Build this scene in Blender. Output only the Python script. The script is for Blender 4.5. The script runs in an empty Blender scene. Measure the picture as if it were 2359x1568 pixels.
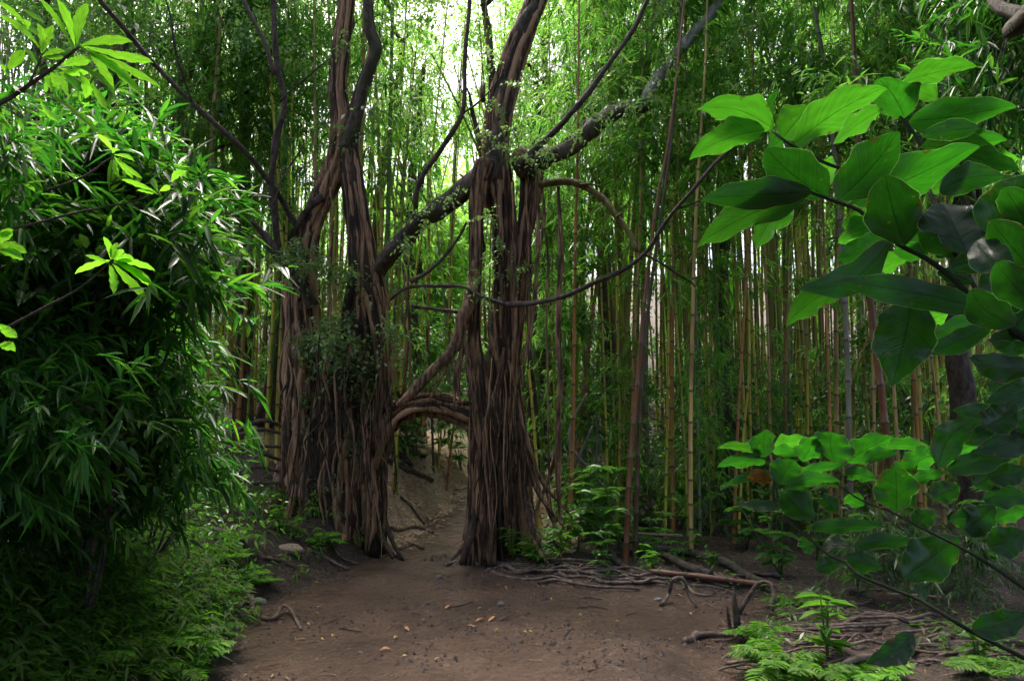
import bpy, math
import numpy as np
R = math.radians
rng = np.random.default_rng(11)
scene = bpy.context.scene
COL = scene.collection

# ------------------------------------------------------------------ camera model
F, CX, CY = 1768.5, 1179.0, 784.0
PITCH = math.atan(176 / F)
CAM = np.array([0., 0., 1.6])
_f = np.array([0, math.cos(PITCH), math.sin(PITCH)]); _u = np.array([0, -math.sin(PITCH), math.cos(PITCH)])

def ray(px, py):
    return np.array([(px - CX) / F, 0, 0]) + _f + _u * ((CY - py) / F)
def P(px, py, Y):
    d = ray(px, py); return CAM + d * (Y / d[1])
def proj(p):
    v = np.asarray(p) - CAM
    z = v @ _f
    return CX + F * v[0] / z, CY - F * (v @ _u) / z, z
def pxm(Y): return Y / F            # metres per photo pixel at distance Y

# ------------------------------------------------------------------ noise and terrain
_LAT = np.random.default_rng(5).random((256, 256))
def vnoise(x, y):
    xi = np.floor(x).astype(int); yi = np.floor(y).astype(int)
    fx = x - xi; fy = y - yi
    fx = fx * fx * (3 - 2 * fx); fy = fy * fy * (3 - 2 * fy)
    g = lambda a, b: _LAT[a & 255, b & 255]
    return ((g(xi, yi) * (1 - fx) + g(xi + 1, yi) * fx) * (1 - fy) + (g(xi, yi + 1) * (1 - fx) + g(xi + 1, yi + 1) * fx) * fy) * 2 - 1
def fbm(x, y, o=3):
    s = 0; a = 1.
    for k in range(o):
        s = s + a * vnoise(x * 2 ** k + 17.3 * k, y * 2 ** k - 9.1 * k); a *= .5
    return s
def sm(t):
    t = np.clip(t, 0, 1); return t * t * (3 - 2 * t)
def xl(y): return np.interp(y, [2, 3, 4.65, 6.9, 9, 10, 12, 14, 18], [-1.6, -1.75, -1.84, -2.1, -1.5, -1.35, -1.0, -.5, 1.0])
def xr(y): return np.interp(y, [2, 3, 5, 5.6, 7, 8.2, 8.6, 9.2, 11, 13, 18], [1.2, 1.3, 1.35, 1.7, 2.15, 0., -.5, -.5, -.4, .1, 2.0])
def G(x, y):
    x = np.asarray(x, float); y = np.asarray(y, float)
    L = xl(y); Rr = xr(y)
    d = L - x
    z = .42 * sm(d / .75) + .10 * np.clip(d - .6, 0, 8)
    z = z + .13 * np.clip(y - 9.8, 0, 60) * sm((y - 9.8) / 3) + .12 * np.clip(y - 15, 0, 60)
    z = z + .5 * sm((d - .05) / 1.0) * sm((y - 9.9) / 1.8) * sm((14.5 - y) / 2)
    off = sm(d / .6) + sm((x - Rr) / .5)
    z = z + .07 * sm((x - Rr) / .35) * sm((11 - y) / 2)
    z = z + .05 * fbm(x * 1.1, y * 1.1) * (.35 + off) + .022 * fbm(x * 5 + 3, y * 5, 3) * (.6 + off)
    z = z + .009 * fbm(x * 17, y * 17, 2)
    for gx, gy, s, h in ((.74, 5.15, .16, .11), (.95, 5.25, .25, .05), (.45, 5.5, .24, .08), (1.25, 4.75, .18, -.07), (.05, 6.4, .3, .03), (-.2, 6.4, .12, .03)):
        z = z + h * np.exp(-((x - gx) ** 2 + (y - gy) ** 2) / (2 * s * s))
    return z
def ground(px, py, far=30):
    d = ray(px, py); d = d / d[1]
    ys = np.arange(2.0, far, .02)
    pts = CAM + ys[:, None] * d
    below = pts[:, 2] < G(pts[:, 0], pts[:, 1])
    k = int(np.argmax(below)) if below.any() else len(ys) - 1
    return pts[k]

# ------------------------------------------------------------------ mesh building
class MB:
    def __init__(s): s.v = []; s.f = []; s.n = 0; s.a = []; s.uv = []
    def add(s, v, f, a=None, uv=None):
        v = np.asarray(v, float).reshape(-1, 3)
        s.v.append(v); s.f += [tuple(int(i) + s.n for i in q) for q in f]
        s.a.append(np.zeros(len(v)) if a is None else np.asarray(a, float))
        s.uv.append(np.zeros((len(v), 2)) if uv is None else np.asarray(uv, float))
        s.n += len(v)
        return s
    def mesh(s, name, mat, smooth=True):
        me = bpy.data.meshes.new(name)
        V = np.concatenate(s.v)
        me.from_pydata(V.tolist(), [], s.f)
        at = me.attributes.new('mark', 'FLOAT', 'POINT'); at.data.foreach_set('value', np.concatenate(s.a).astype(np.float32))
        au = me.attributes.new('luv', 'FLOAT2', 'POINT'); au.data.foreach_set('vector', np.concatenate(s.uv).astype(np.float32).ravel())
        me.materials.append(mat)
        if smooth: me.polygons.foreach_set('use_smooth', [True] * len(me.polygons))
        me.update()
        return me

def link(name, me, parent=None, loc=None):
    o = bpy.data.objects.new(name, me); COL.objects.link(o)
    if loc is not None: o.location = [float(c) for c in loc]
    if parent is not None:
        o.parent = parent
        o.matrix_parent_inverse = __import__('mathutils').Matrix.Translation(parent.location).inverted() if parent.location.length > 0 and loc is None else o.matrix_parent_inverse
    return o
def tag(o, label, cat, group=None):
    o['label'] = label; o['category'] = cat
    if group: o['group'] = group
    return o
def kind(o, k): o['kind'] = k; return o
def empty(name, loc, label, cat, group=None):
    o = bpy.data.objects.new(name, None); COL.objects.link(o); o.location = [float(c) for c in loc]; o.empty_display_size = .2
    return tag(o, label, cat, group)

def resample(pts, rad, step):
    pts = np.asarray(pts, float); rad = np.asarray(rad, float) * np.ones(len(pts))
    if len(pts) == 2: pts = np.array([pts[0], pts.mean(0), pts[1]]); rad = np.array([rad[0], rad.mean(), rad[1]])
    p = np.vstack([2 * pts[0] - pts[1], pts, 2 * pts[-1] - pts[-2]])
    out = []; ro = []
    for i in range(len(pts) - 1):
        a, b, c, d = p[i:i + 4]; L = np.linalg.norm(c - b); n = max(1, int(math.ceil(L / step)))
        for k in range(n):
            t = k / n
            out.append(.5 * (2 * b + (c - a) * t + (2 * a - 5 * b + 4 * c - d) * t * t + (3 * b - a - 3 * c + d) * t ** 3))
            ro.append(rad[i] * (1 - t) + rad[i + 1] * t)
    out.append(pts[-1]); ro.append(rad[-1])
    return np.array(out), np.array(ro)

def tube(mb, pts, rad, sides=7, step=.12, rough=.0, wander=0., mark=None, raw=False, cap=True):
    if not raw: pts, rad = resample(pts, rad, step)
    n = len(pts)
    if wander:
        ph = rng.random(3) * 99
        s = np.arange(n) * step
        w = np.stack([vnoise(s * 2.1 + ph[i], s * 0 + ph[i] * 1.7) for i in range(3)], 1)
        w *= np.minimum(1, np.minimum(np.arange(n), np.arange(n)[::-1]) / 3.)[:, None]
        pts = pts + w * wander
    T = np.gradient(pts, axis=0); T /= np.linalg.norm(T, axis=1)[:, None] + 1e-9
    up = np.array([0, 0, 1.]) if abs(T[0][2]) < .9 else np.array([0, 1., 0])
    N = np.zeros_like(pts); b = np.cross(T[0], up); N[0] = b / np.linalg.norm(b)
    for i in range(1, n):
        v = N[i - 1] - T[i] * (N[i - 1] @ T[i]); N[i] = v / (np.linalg.norm(v) + 1e-9)
    B = np.cross(T, N)
    an = np.linspace(0, 2 * math.pi, sides, endpoint=False)
    rr = rad[:, None] * np.ones((1, sides))
    if rough:
        ph = rng.random() * 200
        s = (np.arange(n) * (.12 if raw else step))[:, None]
        rr = rr * (1 + rough * vnoise(s * 3 + ph + 0 * an[None], an[None] * 1.6 + ph + s * .8) + rough * .6 * vnoise(s * 11 + ph, an[None] * 3 + ph))
    V = pts[:, None] + rr[..., None] * (np.cos(an)[None, :, None] * N[:, None] + np.sin(an)[None, :, None] * B[:, None])
    f = []
    for i in range(n - 1):
        for k in range(sides):
            k2 = (k + 1) % sides
            f.append((i * sides + k, i * sides + k2, (i + 1) * sides + k2, (i + 1) * sides + k))
    if cap:
        f.append(tuple(range(sides))[::-1]); f.append(tuple((n - 1) * sides + k for k in range(sides)))
    a = np.zeros(n * sides) if mark is None else np.repeat(mark, sides)
    mb.add(V.reshape(-1, 3), f, a)
    return mb

def unit(v): return v / (np.linalg.norm(v, axis=-1, keepdims=True) + 1e-9)

def leaves(mb, B, D, L, W, droop=.25, seg=2, roll=1.2, shape=.4):
    """many lance leaves at once: bases B, directions D, lengths L, widths W"""
    n = len(B); D = unit(D)
    Z = np.tile([0, 0, 1.], (n, 1)) + rng.normal(0, .25, (n, 3)) * roll
    S = unit(np.cross(D, Z)); U = np.cross(S, D)
    L = L[:, None]; W = W[:, None]; dz = np.array([0, 0, 1.])
    def at(t, w): return B + D * L * t - dz * L * droop * t * t + S * (W * w) + U * (abs(w) * W * .35)
    if seg == 1:
        V = np.stack([B, at(shape, -.5), at(1., 0), at(shape, .5)], 1); m = 4; fs = [(0, 1, 2, 3)]
    else:
        V = np.stack([B, at(.22, -.42), at(.22, .42), at(.58, -.46), at(.58, .46), at(1., 0), at(.35, 0) - U * W * .12], 1); m = 7
        fs = [(0, 6, 1), (0, 2, 6), (1, 6, 3), (6, 2, 4), (3, 6, 5), (6, 4, 5)]
    base = (np.arange(n) * m)[:, None, None]
    f = []
    for q in fs: f.append((base[:, :, 0] + np.array(q)[None]).tolist())
    ff = [tuple(x) for grp in f for x in grp]
    mb.add(V.reshape(-1, 3), ff)
    return mb

# ------------------------------------------------------------------ materials
def nodes(name):
    m = bpy.data.materials.new(name); m.use_nodes = True
    nt = m.node_tree; nt.nodes.clear()
    out = nt.nodes.new('ShaderNodeOutputMaterial')
    def N(t, **k):
        n = nt.nodes.new(t)
        for a, v in k.items():
            if hasattr(n, a) and a not in n.inputs: setattr(n, a, v)
            else: n.inputs[a].default_value = v
        return n
    return m, nt, out, N, nt.links.new
def ramp(N, stops):
    r = N('ShaderNodeValToRGB'); e = r.color_ramp.elements
    while len(e) < len(stops): e.new(.5)
    for i, (p, c) in enumerate(stops): e[i].position = p; e[i].color = (*c, 1)
    return r

def leaf_mat(name, cols, trans, tmix=.45, rough=.35, spec=.5, veins=0, hue=.5):
    m, nt, out, N, lk = nodes(name)
    geo = N('ShaderNodeNewGeometry')
    oi = N('ShaderNodeObjectInfo')
    r = ramp(N, [(i / (len(cols) - 1), c) for i, c in enumerate(cols)])
    lk(geo.outputs['Random Per Island'], r.inputs[0])
    r2 = ramp(N, [(i / (len(trans) - 1), c) for i, c in enumerate(trans)])
    lk(geo.outputs['Random Per Island'], r2.inputs[0])
    ca, cb = r.outputs[0], r2.outputs[0]
    hv = N('ShaderNodeMapRange'); hv.inputs['To Min'].default_value = 1 - .35; hv.inputs['To Max'].default_value = 1.35
    lk(oi.outputs['Random'], hv.inputs['Value'])
    h1 = N('ShaderNodeHueSaturation'); lk(ca, h1.inputs['Color']); lk(hv.outputs[0], h1.inputs['Value'])
    h2 = N('ShaderNodeHueSaturation'); lk(cb, h2.inputs['Color']); lk(hv.outputs[0], h2.inputs['Value'])
    ca, cb = h1.outputs[0], h2.outputs[0]
    pr = N('ShaderNodeBsdfPrincipled', Roughness=rough); pr.inputs['Specular IOR Level'].default_value = spec
    if veins:
        at = N('ShaderNodeAttribute', attribute_name='luv'); sx = N('ShaderNodeSeparateXYZ'); lk(at.outputs['Vector'], sx.inputs[0])
        ab = N('ShaderNodeMath', operation='ABSOLUTE'); lk(sx.outputs[1], ab.inputs[0])
        # slanted parallel veins
        mu = N('ShaderNodeMath', operation='MULTIPLY_ADD'); lk(ab.outputs[0], mu.inputs[0]); mu.inputs[1].default_value = -.28; lk(sx.outputs[0], mu.inputs[2])
        cx = N('ShaderNodeCombineXYZ'); lk(mu.outputs[0], cx.inputs[0]); lk(oi.outputs['Random'], cx.inputs[1])
        no = N('ShaderNodeTexNoise', Scale=veins, Detail=2.); lk(cx.outputs[0], no.inputs['Vector'])
        pat = N('ShaderNodeTexNoise', Scale=3., Detail=3.); lk(at.outputs['Vector'], pat.inputs['Vector'])
        ad = N('ShaderNodeMath', operation='ADD'); lk(no.outputs[0], ad.inputs[0]); lk(pat.outputs[0], ad.inputs[1])
        vr = N('ShaderNodeMapRange'); vr.inputs['From Min'].default_value = .7; vr.inputs['From Max'].default_value = 1.3
        vr.inputs['To Min'].default_value = .72; vr.inputs['To Max'].default_value = 1.25; lk(ad.outputs[0], vr.inputs['Value'])
        # midrib, and a pale rim painting in light caught at the edge
        mid = N('ShaderNodeMapRange'); lk(ab.outputs[0], mid.inputs['Value']); mid.inputs['From Min'].default_value = .015; mid.inputs['From Max'].default_value = .05
        mid.inputs['To Min'].default_value = .55; mid.inputs['To Max'].default_value = 1
        rim = N('ShaderNodeMapRange'); lk(ab.outputs[0], rim.inputs['Value']); rim.inputs['From Min'].default_value = .955; rim.inputs['From Max'].default_value = .99
        mm = N('ShaderNodeMath', operation='MULTIPLY'); lk(vr.outputs[0], mm.inputs[0]); lk(mid.outputs[0], mm.inputs[1])
        outs = []
        for c, rc in ((ca, (.16, .3, .08, 1)), (cb, (.25, .55, .12, 1))):
            mx = N('ShaderNodeMix', data_type='RGBA', blend_type='MULTIPLY'); mx.inputs[0].default_value = 1; lk(c, mx.inputs[6]); lk(mm.outputs[0], mx.inputs[7])
            m2 = N('ShaderNodeMix', data_type='RGBA'); lk(rim.outputs[0], m2.inputs[0]); lk(mx.outputs[2], m2.inputs[6]); m2.inputs[7].default_value = rc
            outs.append(m2.outputs[2])
        sp = N('ShaderNodeTexVoronoi', Scale=7.); cs2 = N('ShaderNodeVectorMath', operation='ADD'); lk(at.outputs['Vector'], cs2.inputs[0]); lk(oi.outputs['Location'], cs2.inputs[1]); lk(geo.outputs['Position'], sp.inputs['Vector']); sp.inputs['Scale'].default_value = 22
        sr = N('ShaderNodeMapRange'); sr.inputs['From Min'].default_value = .05; sr.inputs['From Max'].default_value = .12; sr.inputs['To Min'].default_value = .7; sr.inputs['To Max'].default_value = 0; lk(sp.outputs['Distance'], sr.inputs['Value'])
        sr2 = N('ShaderNodeMath', operation='MULTIPLY'); lk(sr.outputs[0], sr2.inputs[0]); lk(pat.outputs[0], sr2.inputs[1])
        outs2 = []
        for c in outs:
            m5 = N('ShaderNodeMix', data_type='RGBA'); lk(sr2.outputs[0], m5.inputs[0]); lk(c, m5.inputs[6]); m5.inputs[7].default_value = (.2, .16, .02, 1); outs2.append(m5.outputs[2])
        ca, cb = outs2
        dn = N('ShaderNodeTexNoise', Scale=26., Detail=4., Roughness=.7); lk(geo.outputs['Position'], dn.inputs['Vector'])
        de = N('ShaderNodeMapRange'); lk(ab.outputs[0], de.inputs['Value']); de.inputs['From Min'].default_value = .55; de.inputs['From Max'].default_value = 1.; de.inputs['To Max'].default_value = .2
        da = N('ShaderNodeMath', operation='ADD'); lk(dn.outputs[0], da.inputs[0]); lk(de.outputs[0], da.inputs[1])
        dr = N('ShaderNodeMapRange'); lk(da.outputs[0], dr.inputs['Value']); dr.inputs['From Min'].default_value = .72; dr.inputs['From Max'].default_value = .78; dr.inputs['To Max'].default_value = .85
        o3 = []
        for c in (ca, cb):
            m7 = N('ShaderNodeMix', data_type='RGBA'); lk(dr.outputs[0], m7.inputs[0]); lk(c, m7.inputs[6]); m7.inputs[7].default_value = (.10, .055, .012, 1); o3.append(m7.outputs[2])
        ca, cb = o3
        bp = N('ShaderNodeBump', Strength=.5, Distance=.004); lk(no.outputs[0], bp.inputs['Height']); lk(bp.outputs[0], pr.inputs['Normal'])
    lk(ca, pr.inputs['Base Color'])
    tr = N('ShaderNodeBsdfTranslucent'); lk(cb, tr.inputs[0])
    mix = N('ShaderNodeMixShader'); mix.inputs[0].default_value = tmix
    lk(pr.outputs[0], mix.inputs[1]); lk(tr.outputs[0], mix.inputs[2]); lk(mix.outputs[0], out.inputs[0])
    return m

def bark_mat(name, lo, mid, hi, sx=16., sz=1.6, moss=None, mossamt=.5, rough=.75, bump=1.):
    m, nt, out, N, lk = nodes(name)
    tc = N('ShaderNodeTexCoord'); geo = N('ShaderNodeNewGeometry')
    mp = N('ShaderNodeMapping'); mp.inputs['Scale'].default_value = (sx, sx, sz); lk(geo.outputs['Position'], mp.inputs[0])
    n1 = N('ShaderNodeTexNoise', Scale=1., Detail=6., Roughness=.65, Distortion=.6); lk(mp.outputs[0], n1.inputs['Vector'])
    n2 = N('ShaderNodeTexNoise', Scale=3.5, Detail=4.); lk(geo.outputs['Position'], n2.inputs['Vector'])
    a = N('ShaderNodeMath', operation='MULTIPLY_ADD'); lk(geo.outputs['Random Per Island'], a.inputs[0]); a.inputs[1].default_value = .42; lk(n1.outputs[0], a.inputs[2])
    a2 = N('ShaderNodeMath', operation='MULTIPLY_ADD'); lk(n2.outputs[0], a2.inputs[0]); a2.inputs[1].default_value = .3; lk(a.outputs[0], a2.inputs[2])
    r = ramp(N, [(.55, lo), (.8, mid), (1., hi)]); lk(a2.outputs[0], r.inputs[0])
    c = r.outputs[0]
    if moss:
        n3 = N('ShaderNodeTexNoise', Scale=2.2, Detail=5., Roughness=.7); lk(geo.outputs['Position'], n3.inputs['Vector'])
        rr = N('ShaderNodeMapRange'); rr.inputs['From Min'].default_value = .5; rr.inputs['From Max'].default_value = .7; rr.inputs['To Max'].default_value = mossamt; lk(n3.outputs[0], rr.inputs['Value'])
        mx = N('ShaderNodeMix', data_type='RGBA'); lk(rr.outputs[0], mx.inputs[0]); lk(c, mx.inputs[6]); mx.inputs[7].default_value = (*moss, 1); c = mx.outputs[2]
    pr = N('ShaderNodeBsdfPrincipled', Roughness=rough); lk(c, pr.inputs['Base Color']); pr.inputs['Specular IOR Level'].default_value = .35
    bp = N('ShaderNodeBump', Strength=bump, Distance=.035); lk(n1.outputs[0], bp.inputs['Height'])
    m6 = N('ShaderNodeMapping'); m6.inputs['Scale'].default_value = (60, 60, 18); lk(geo.outputs['Position'], m6.inputs[0])
    n6 = N('ShaderNodeTexNoise', Scale=1., Detail=5., Roughness=.8); lk(m6.outputs[0], n6.inputs['Vector'])
    b6 = N('ShaderNodeBump', Strength=bump, Distance=.015); lk(n6.outputs[0], b6.inputs['Height']); lk(bp.outputs[0], b6.inputs['Normal']); lk(b6.outputs[0], pr.inputs['Normal'])
    lk(pr.outputs[0], out.inputs[0])
    return m

def culm_mat():
    m, nt, out, N, lk = nodes('bamboo_culm')
    oi = N('ShaderNodeObjectInfo'); at = N('ShaderNodeAttribute', attribute_name='mark'); geo = N('ShaderNodeNewGeometry')
    mp = N('ShaderNodeMapping'); mp.inputs['Scale'].default_value = (30, 30, 1.5); lk(geo.outputs['Position'], mp.inputs[0])
    n1 = N('ShaderNodeTexNoise', Scale=1., Detail=5.); lk(mp.outputs[0], n1.inputs['Vector'])
    n2 = N('ShaderNodeTexNoise', Scale=1.1, Detail=3.); lk(geo.outputs['Position'], n2.inputs['Vector'])
    mr = N('ShaderNodeMapRange'); mr.inputs['From Min'].default_value = .3; mr.inputs['From Max'].default_value = .7; mr.inputs['To Min'].default_value = .55; mr.inputs['To Max'].default_value = 1.4; lk(n1.outputs[0], mr.inputs['Value'])
    mx = N('ShaderNodeMix', data_type='RGBA', blend_type='MULTIPLY'); mx.inputs[0].default_value = 1; lk(oi.outputs['Color'], mx.inputs[6]); lk(mr.outputs[0], mx.inputs[7])
    rr = N('ShaderNodeMapRange'); rr.inputs['From Min'].default_value = .5; rr.inputs['From Max'].default_value = .7; rr.inputs['To Max'].default_value = .55; lk(n2.outputs[0], rr.inputs['Value'])
    m1 = N('ShaderNodeMix', data_type='RGBA'); lk(rr.outputs[0], m1.inputs[0]); lk(mx.outputs[2], m1.inputs[6]); m1.inputs[7].default_value = (.09, .055, .025, 1)
    m2 = N('ShaderNodeMix', data_type='RGBA'); lk(at.outputs['Fac'], m2.inputs[0]); lk(m1.outputs[2], m2.inputs[6]); m2.inputs[7].default_value = (.035, .026, .016, 1)
    pr = N('ShaderNodeBsdfPrincipled', Roughness=.38); lk(m2.outputs[2], pr.inputs['Base Color']); lk(pr.outputs[0], out.inputs[0])
    return m

def ground_mat(name, cols, speck, rough=.6, fine=60., straw=None, bump=.6):
    m, nt, out, N, lk = nodes(name)
    geo = N('ShaderNodeNewGeometry'); pos = geo.outputs['Position']
    n1 = N('ShaderNodeTexNoise', Scale=1.3, Detail=6., Roughness=.65); lk(pos, n1.inputs['Vector'])
    r = ramp(N, cols); lk(n1.outputs[0], r.inputs[0])
    n2 = N('ShaderNodeTexNoise', Scale=fine, Detail=5., Roughness=.75); lk(pos, n2.inputs['Vector'])
    mr = N('ShaderNodeMapRange'); mr.inputs['From Min'].default_value = .32; mr.inputs['From Max'].default_value = .68; mr.inputs['To Min'].default_value = .4; mr.inputs['To Max'].default_value = 1.6; lk(n2.outputs[0], mr.inputs['Value'])
    mx = N('ShaderNodeMix', data_type='RGBA', blend_type='MULTIPLY'); mx.inputs[0].default_value = 1; lk(r.outputs[0], mx.inputs[6]); lk(mr.outputs[0], mx.inputs[7])
    vo = N('ShaderNodeTexVoronoi', Scale=fine * .7); lk(pos, vo.inputs['Vector'])
    vr = N('ShaderNodeMapRange'); vr.inputs['From Min'].default_value = .0; vr.inputs['From Max'].default_value = .35; vr.inputs['To Min'].default_value = .55; vr.inputs['To Max'].default_value = 0; lk(vo.outputs['Distance'], vr.inputs['Value'])
    n5 = N('ShaderNodeTexNoise', Scale=5., Detail=3.); lk(pos, n5.inputs['Vector'])
    vm = N('ShaderNodeMath', operation='MULTIPLY'); lk(vr.outputs[0], vm.inputs[0]); lk(n5.outputs[0], vm.inputs[1])
    m3 = N('ShaderNodeMix', data_type='RGBA'); lk(vm.outputs[0], m3.inputs[0]); lk(mx.outputs[2], m3.inputs[6]); m3.inputs[7].default_value = (*speck, 1)
    c = m3.outputs[2]
    if straw:
        mp = N('ShaderNodeMapping'); mp.inputs['Scale'].default_value = (16, 30, 26); mp.inputs['Rotation'].default_value = (.3, .4, .6); lk(pos, mp.inputs[0])
        n3 = N('ShaderNodeTexNoise', Scale=1., Detail=4., Distortion=2.5); lk(mp.outputs[0], n3.inputs['Vector'])
        sr = N('ShaderNodeMapRange'); sr.inputs['From Min'].default_value = .52; sr.inputs['From Max'].default_value = .66; sr.inputs['To Max'].default_value = .8; lk(n3.outputs[0], sr.inputs['Value'])
        m4 = N('ShaderNodeMix', data_type='RGBA'); lk(sr.outputs[0], m4.inputs[0]); lk(c, m4.inputs[6]); m4.inputs[7].default_value = (*straw, 1); c = m4.outputs[2]
    pr = N('ShaderNodeBsdfPrincipled', Roughness=rough); lk(c, pr.inputs['Base Color']); pr.inputs['Specular IOR Level'].default_value = .4
    b1 = N('ShaderNodeBump', Strength=bump, Distance=.03); lk(n2.outputs[0], b1.inputs['Height'])
    n4 = N('ShaderNodeTexNoise', Scale=11., Detail=4.); lk(pos, n4.inputs['Vector'])
    b2 = N('ShaderNodeBump', Strength=bump, Distance=.06); lk(n4.outputs[0], b2.inputs['Height']); lk(b1.outputs[0], b2.inputs['Normal']); lk(b2.outputs[0], pr.inputs['Normal'])
    lk(pr.outputs[0], out.inputs[0])
    return m

M = {}
M['bleaf'] = leaf_mat('bamboo_leaf', [(.04, .10, .02), (.075, .16, .025), (.11, .2, .035)], [(.10, .38, .035), (.20, .53, .06), (.35, .61, .09)], .57, .34)
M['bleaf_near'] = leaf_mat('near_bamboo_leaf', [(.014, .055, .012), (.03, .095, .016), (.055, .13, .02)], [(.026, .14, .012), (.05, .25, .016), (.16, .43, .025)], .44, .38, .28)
M['fleaf'] = leaf_mat('fig_leaf', [(.07, .15, .05), (.12, .21, .08), (.19, .30, .13)], [(.2, .45, .07), (.36, .56, .14)], .42, .28, .7)
M['wleaf'] = leaf_mat('woodland_leaf', [(.045, .10, .03), (.07, .15, .035), (.10, .18, .045)], [(.2, .48, .05), (.36, .62, .11)], .57, .4)
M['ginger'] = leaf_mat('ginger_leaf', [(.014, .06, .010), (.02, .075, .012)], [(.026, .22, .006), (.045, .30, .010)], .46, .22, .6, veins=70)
M['ginger_shaded'] = leaf_mat('ginger_shaded_leaf', [(.008, .03, .008), (.014, .045, .010)], [(.012, .11, .004), (.03, .2, .006)], .42, .2, .6, veins=70)  # same ginger leaf, with shade put into its darker colour
M['ginger_lit'] = leaf_mat('ginger_lit_leaf', [(.025, .09, .012), (.035, .11, .015)], [(.05, .34, .010), (.10, .42, .015)], .5, .22, .6, veins=70)  # same ginger leaf, with light put into its brighter colour
M['palm_leaf'] = leaf_mat('lobed_leaf', [(.03, .12, .015), (.045, .15, .02)], [(.18, .58, .02), (.26, .64, .03)], .62, .32, .45, veins=30)
M['dead_leaf'] = leaf_mat('dead_leaf', [(.30, .15, .03), (.24, .10, .02)], [(.5, .24, .03), (.4, .18, .02)], .4, .55, .3, veins=30)
M['fern'] = leaf_mat('fern_leaf', [(.05, .14, .015), (.09, .22, .02), (.14, .27, .025)], [(.10, .38, .02), (.19, .47, .025)], .42, .6, .25)
M['dleaf'] = leaf_mat('dark_tree_leaf', [(.02, .06, .015), (.04, .09, .02), (.055, .11, .025)], [(.05, .18, .02), (.09, .25, .03)], .35, .36)
M['hleaf'] = leaf_mat('pale_broad_leaf', [(.06, .12, .06), (.09, .17, .08), (.13, .22, .11)], [(.2, .42, .10), (.32, .55, .16)], .5, .26, .9)
M['bush'] = leaf_mat('bush_leaf', [(.035, .11, .02), (.06, .16, .03), (.09, .2, .04)], [(.12, .4, .03), (.2, .48, .05)], .42, .35)
M['cover'] = leaf_mat('cover_leaf', [(.015, .05, .012), (.04, .10, .015), (.07, .14, .02), (.09, .10, .03)], [(.10, .36, .02), (.2, .48, .03)], .45, .55, .25)
M['bark'] = bark_mat('strangler_bark', (.007, .005, .004), (.06, .032, .019), (.44, .26, .145), 30, 2.6, moss=(.025, .042, .014), mossamt=.6)
M['limb'] = bark_mat('limb_bark', (.012, .009, .008), (.042, .031, .023), (.13, .10, .07), 16, 7, moss=(.04, .06, .018), mossamt=.75)
M['pale_limb'] = bark_mat('pale_limb_bark', (.06, .055, .05), (.18, .165, .15), (.38, .36, .33), 9, 4)
M['mossy'] = bark_mat('mossy_bark', (.03, .025, .012), (.09, .075, .022), (.17, .14, .04), 12, 4, moss=(.12, .12, .02), mossamt=.8)
M['twig'] = bark_mat('twig_bark', (.018, .014, .012), (.05, .038, .03), (.12, .09, .07), 12, 12)
M['root'] = bark_mat('root_bark', (.022, .016, .014), (.075, .052, .042), (.19, .14, .11), 14, 14, bump=.8)
M['log'] = bark_mat('log_bark', (.012, .01, .009), (.04, .03, .026), (.11, .085, .07), 14, 14, moss=(.04, .07, .015), mossamt=.5)
M['redpole'] = bark_mat('red_pole', (.035, .017, .012), (.095, .043, .028), (.17, .085, .055), 12, 12, rough=.4, bump=.3)
M['palepole'] = bark_mat('pale_pole', (.16, .11, .07), (.3, .22, .15), (.42, .33, .23), 12, 12, rough=.5, bump=.3)
M['stem'] = bark_mat('ginger_stem', (.008, .012, .006), (.014, .02, .009), (.025, .032, .015), 12, 12, rough=.55, bump=.3)
for n_ in M['stem'].node_tree.nodes:
    if n_.type == 'BSDF_PRINCIPLED': n_.inputs['Specular IOR Level'].default_value = .12
M['culm'] = culm_mat()
M['path'] = ground_mat('dirt_path', [(.3, (.046, .026, .016)), (.5, (.09, .053, .034)), (.72, (.145, .09, .062))], (.018, .012, .008), .36, 62, bump=1.)
M['floor'] = ground_mat('forest_floor', [(.3, (.018, .012, .009)), (.52, (.042, .028, .019)), (.75, (.07, .05, .03))], (.012, .01, .008), .8, 45, straw=(.14, .10, .062), bump=1.)
M['straw'] = ground_mat('straw_bank', [(.3, (.12, .08, .055)), (.5, (.27, .19, .13)), (.72, (.42, .31, .22))], (.03, .022, .015), .8, 30, straw=(.48, .35, .24), bump=.7)
M['stone'] = ground_mat('stone', [(.3, (.09, .085, .08)), (.6, (.19, .18, .17))], (.05, .05, .045), .55, 60)
M['tanstone'] = ground_mat('tan_stone', [(.3, (.2, .14, .09)), (.6, (.33, .25, .17))], (.12, .08, .05), .7, 60)

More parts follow.
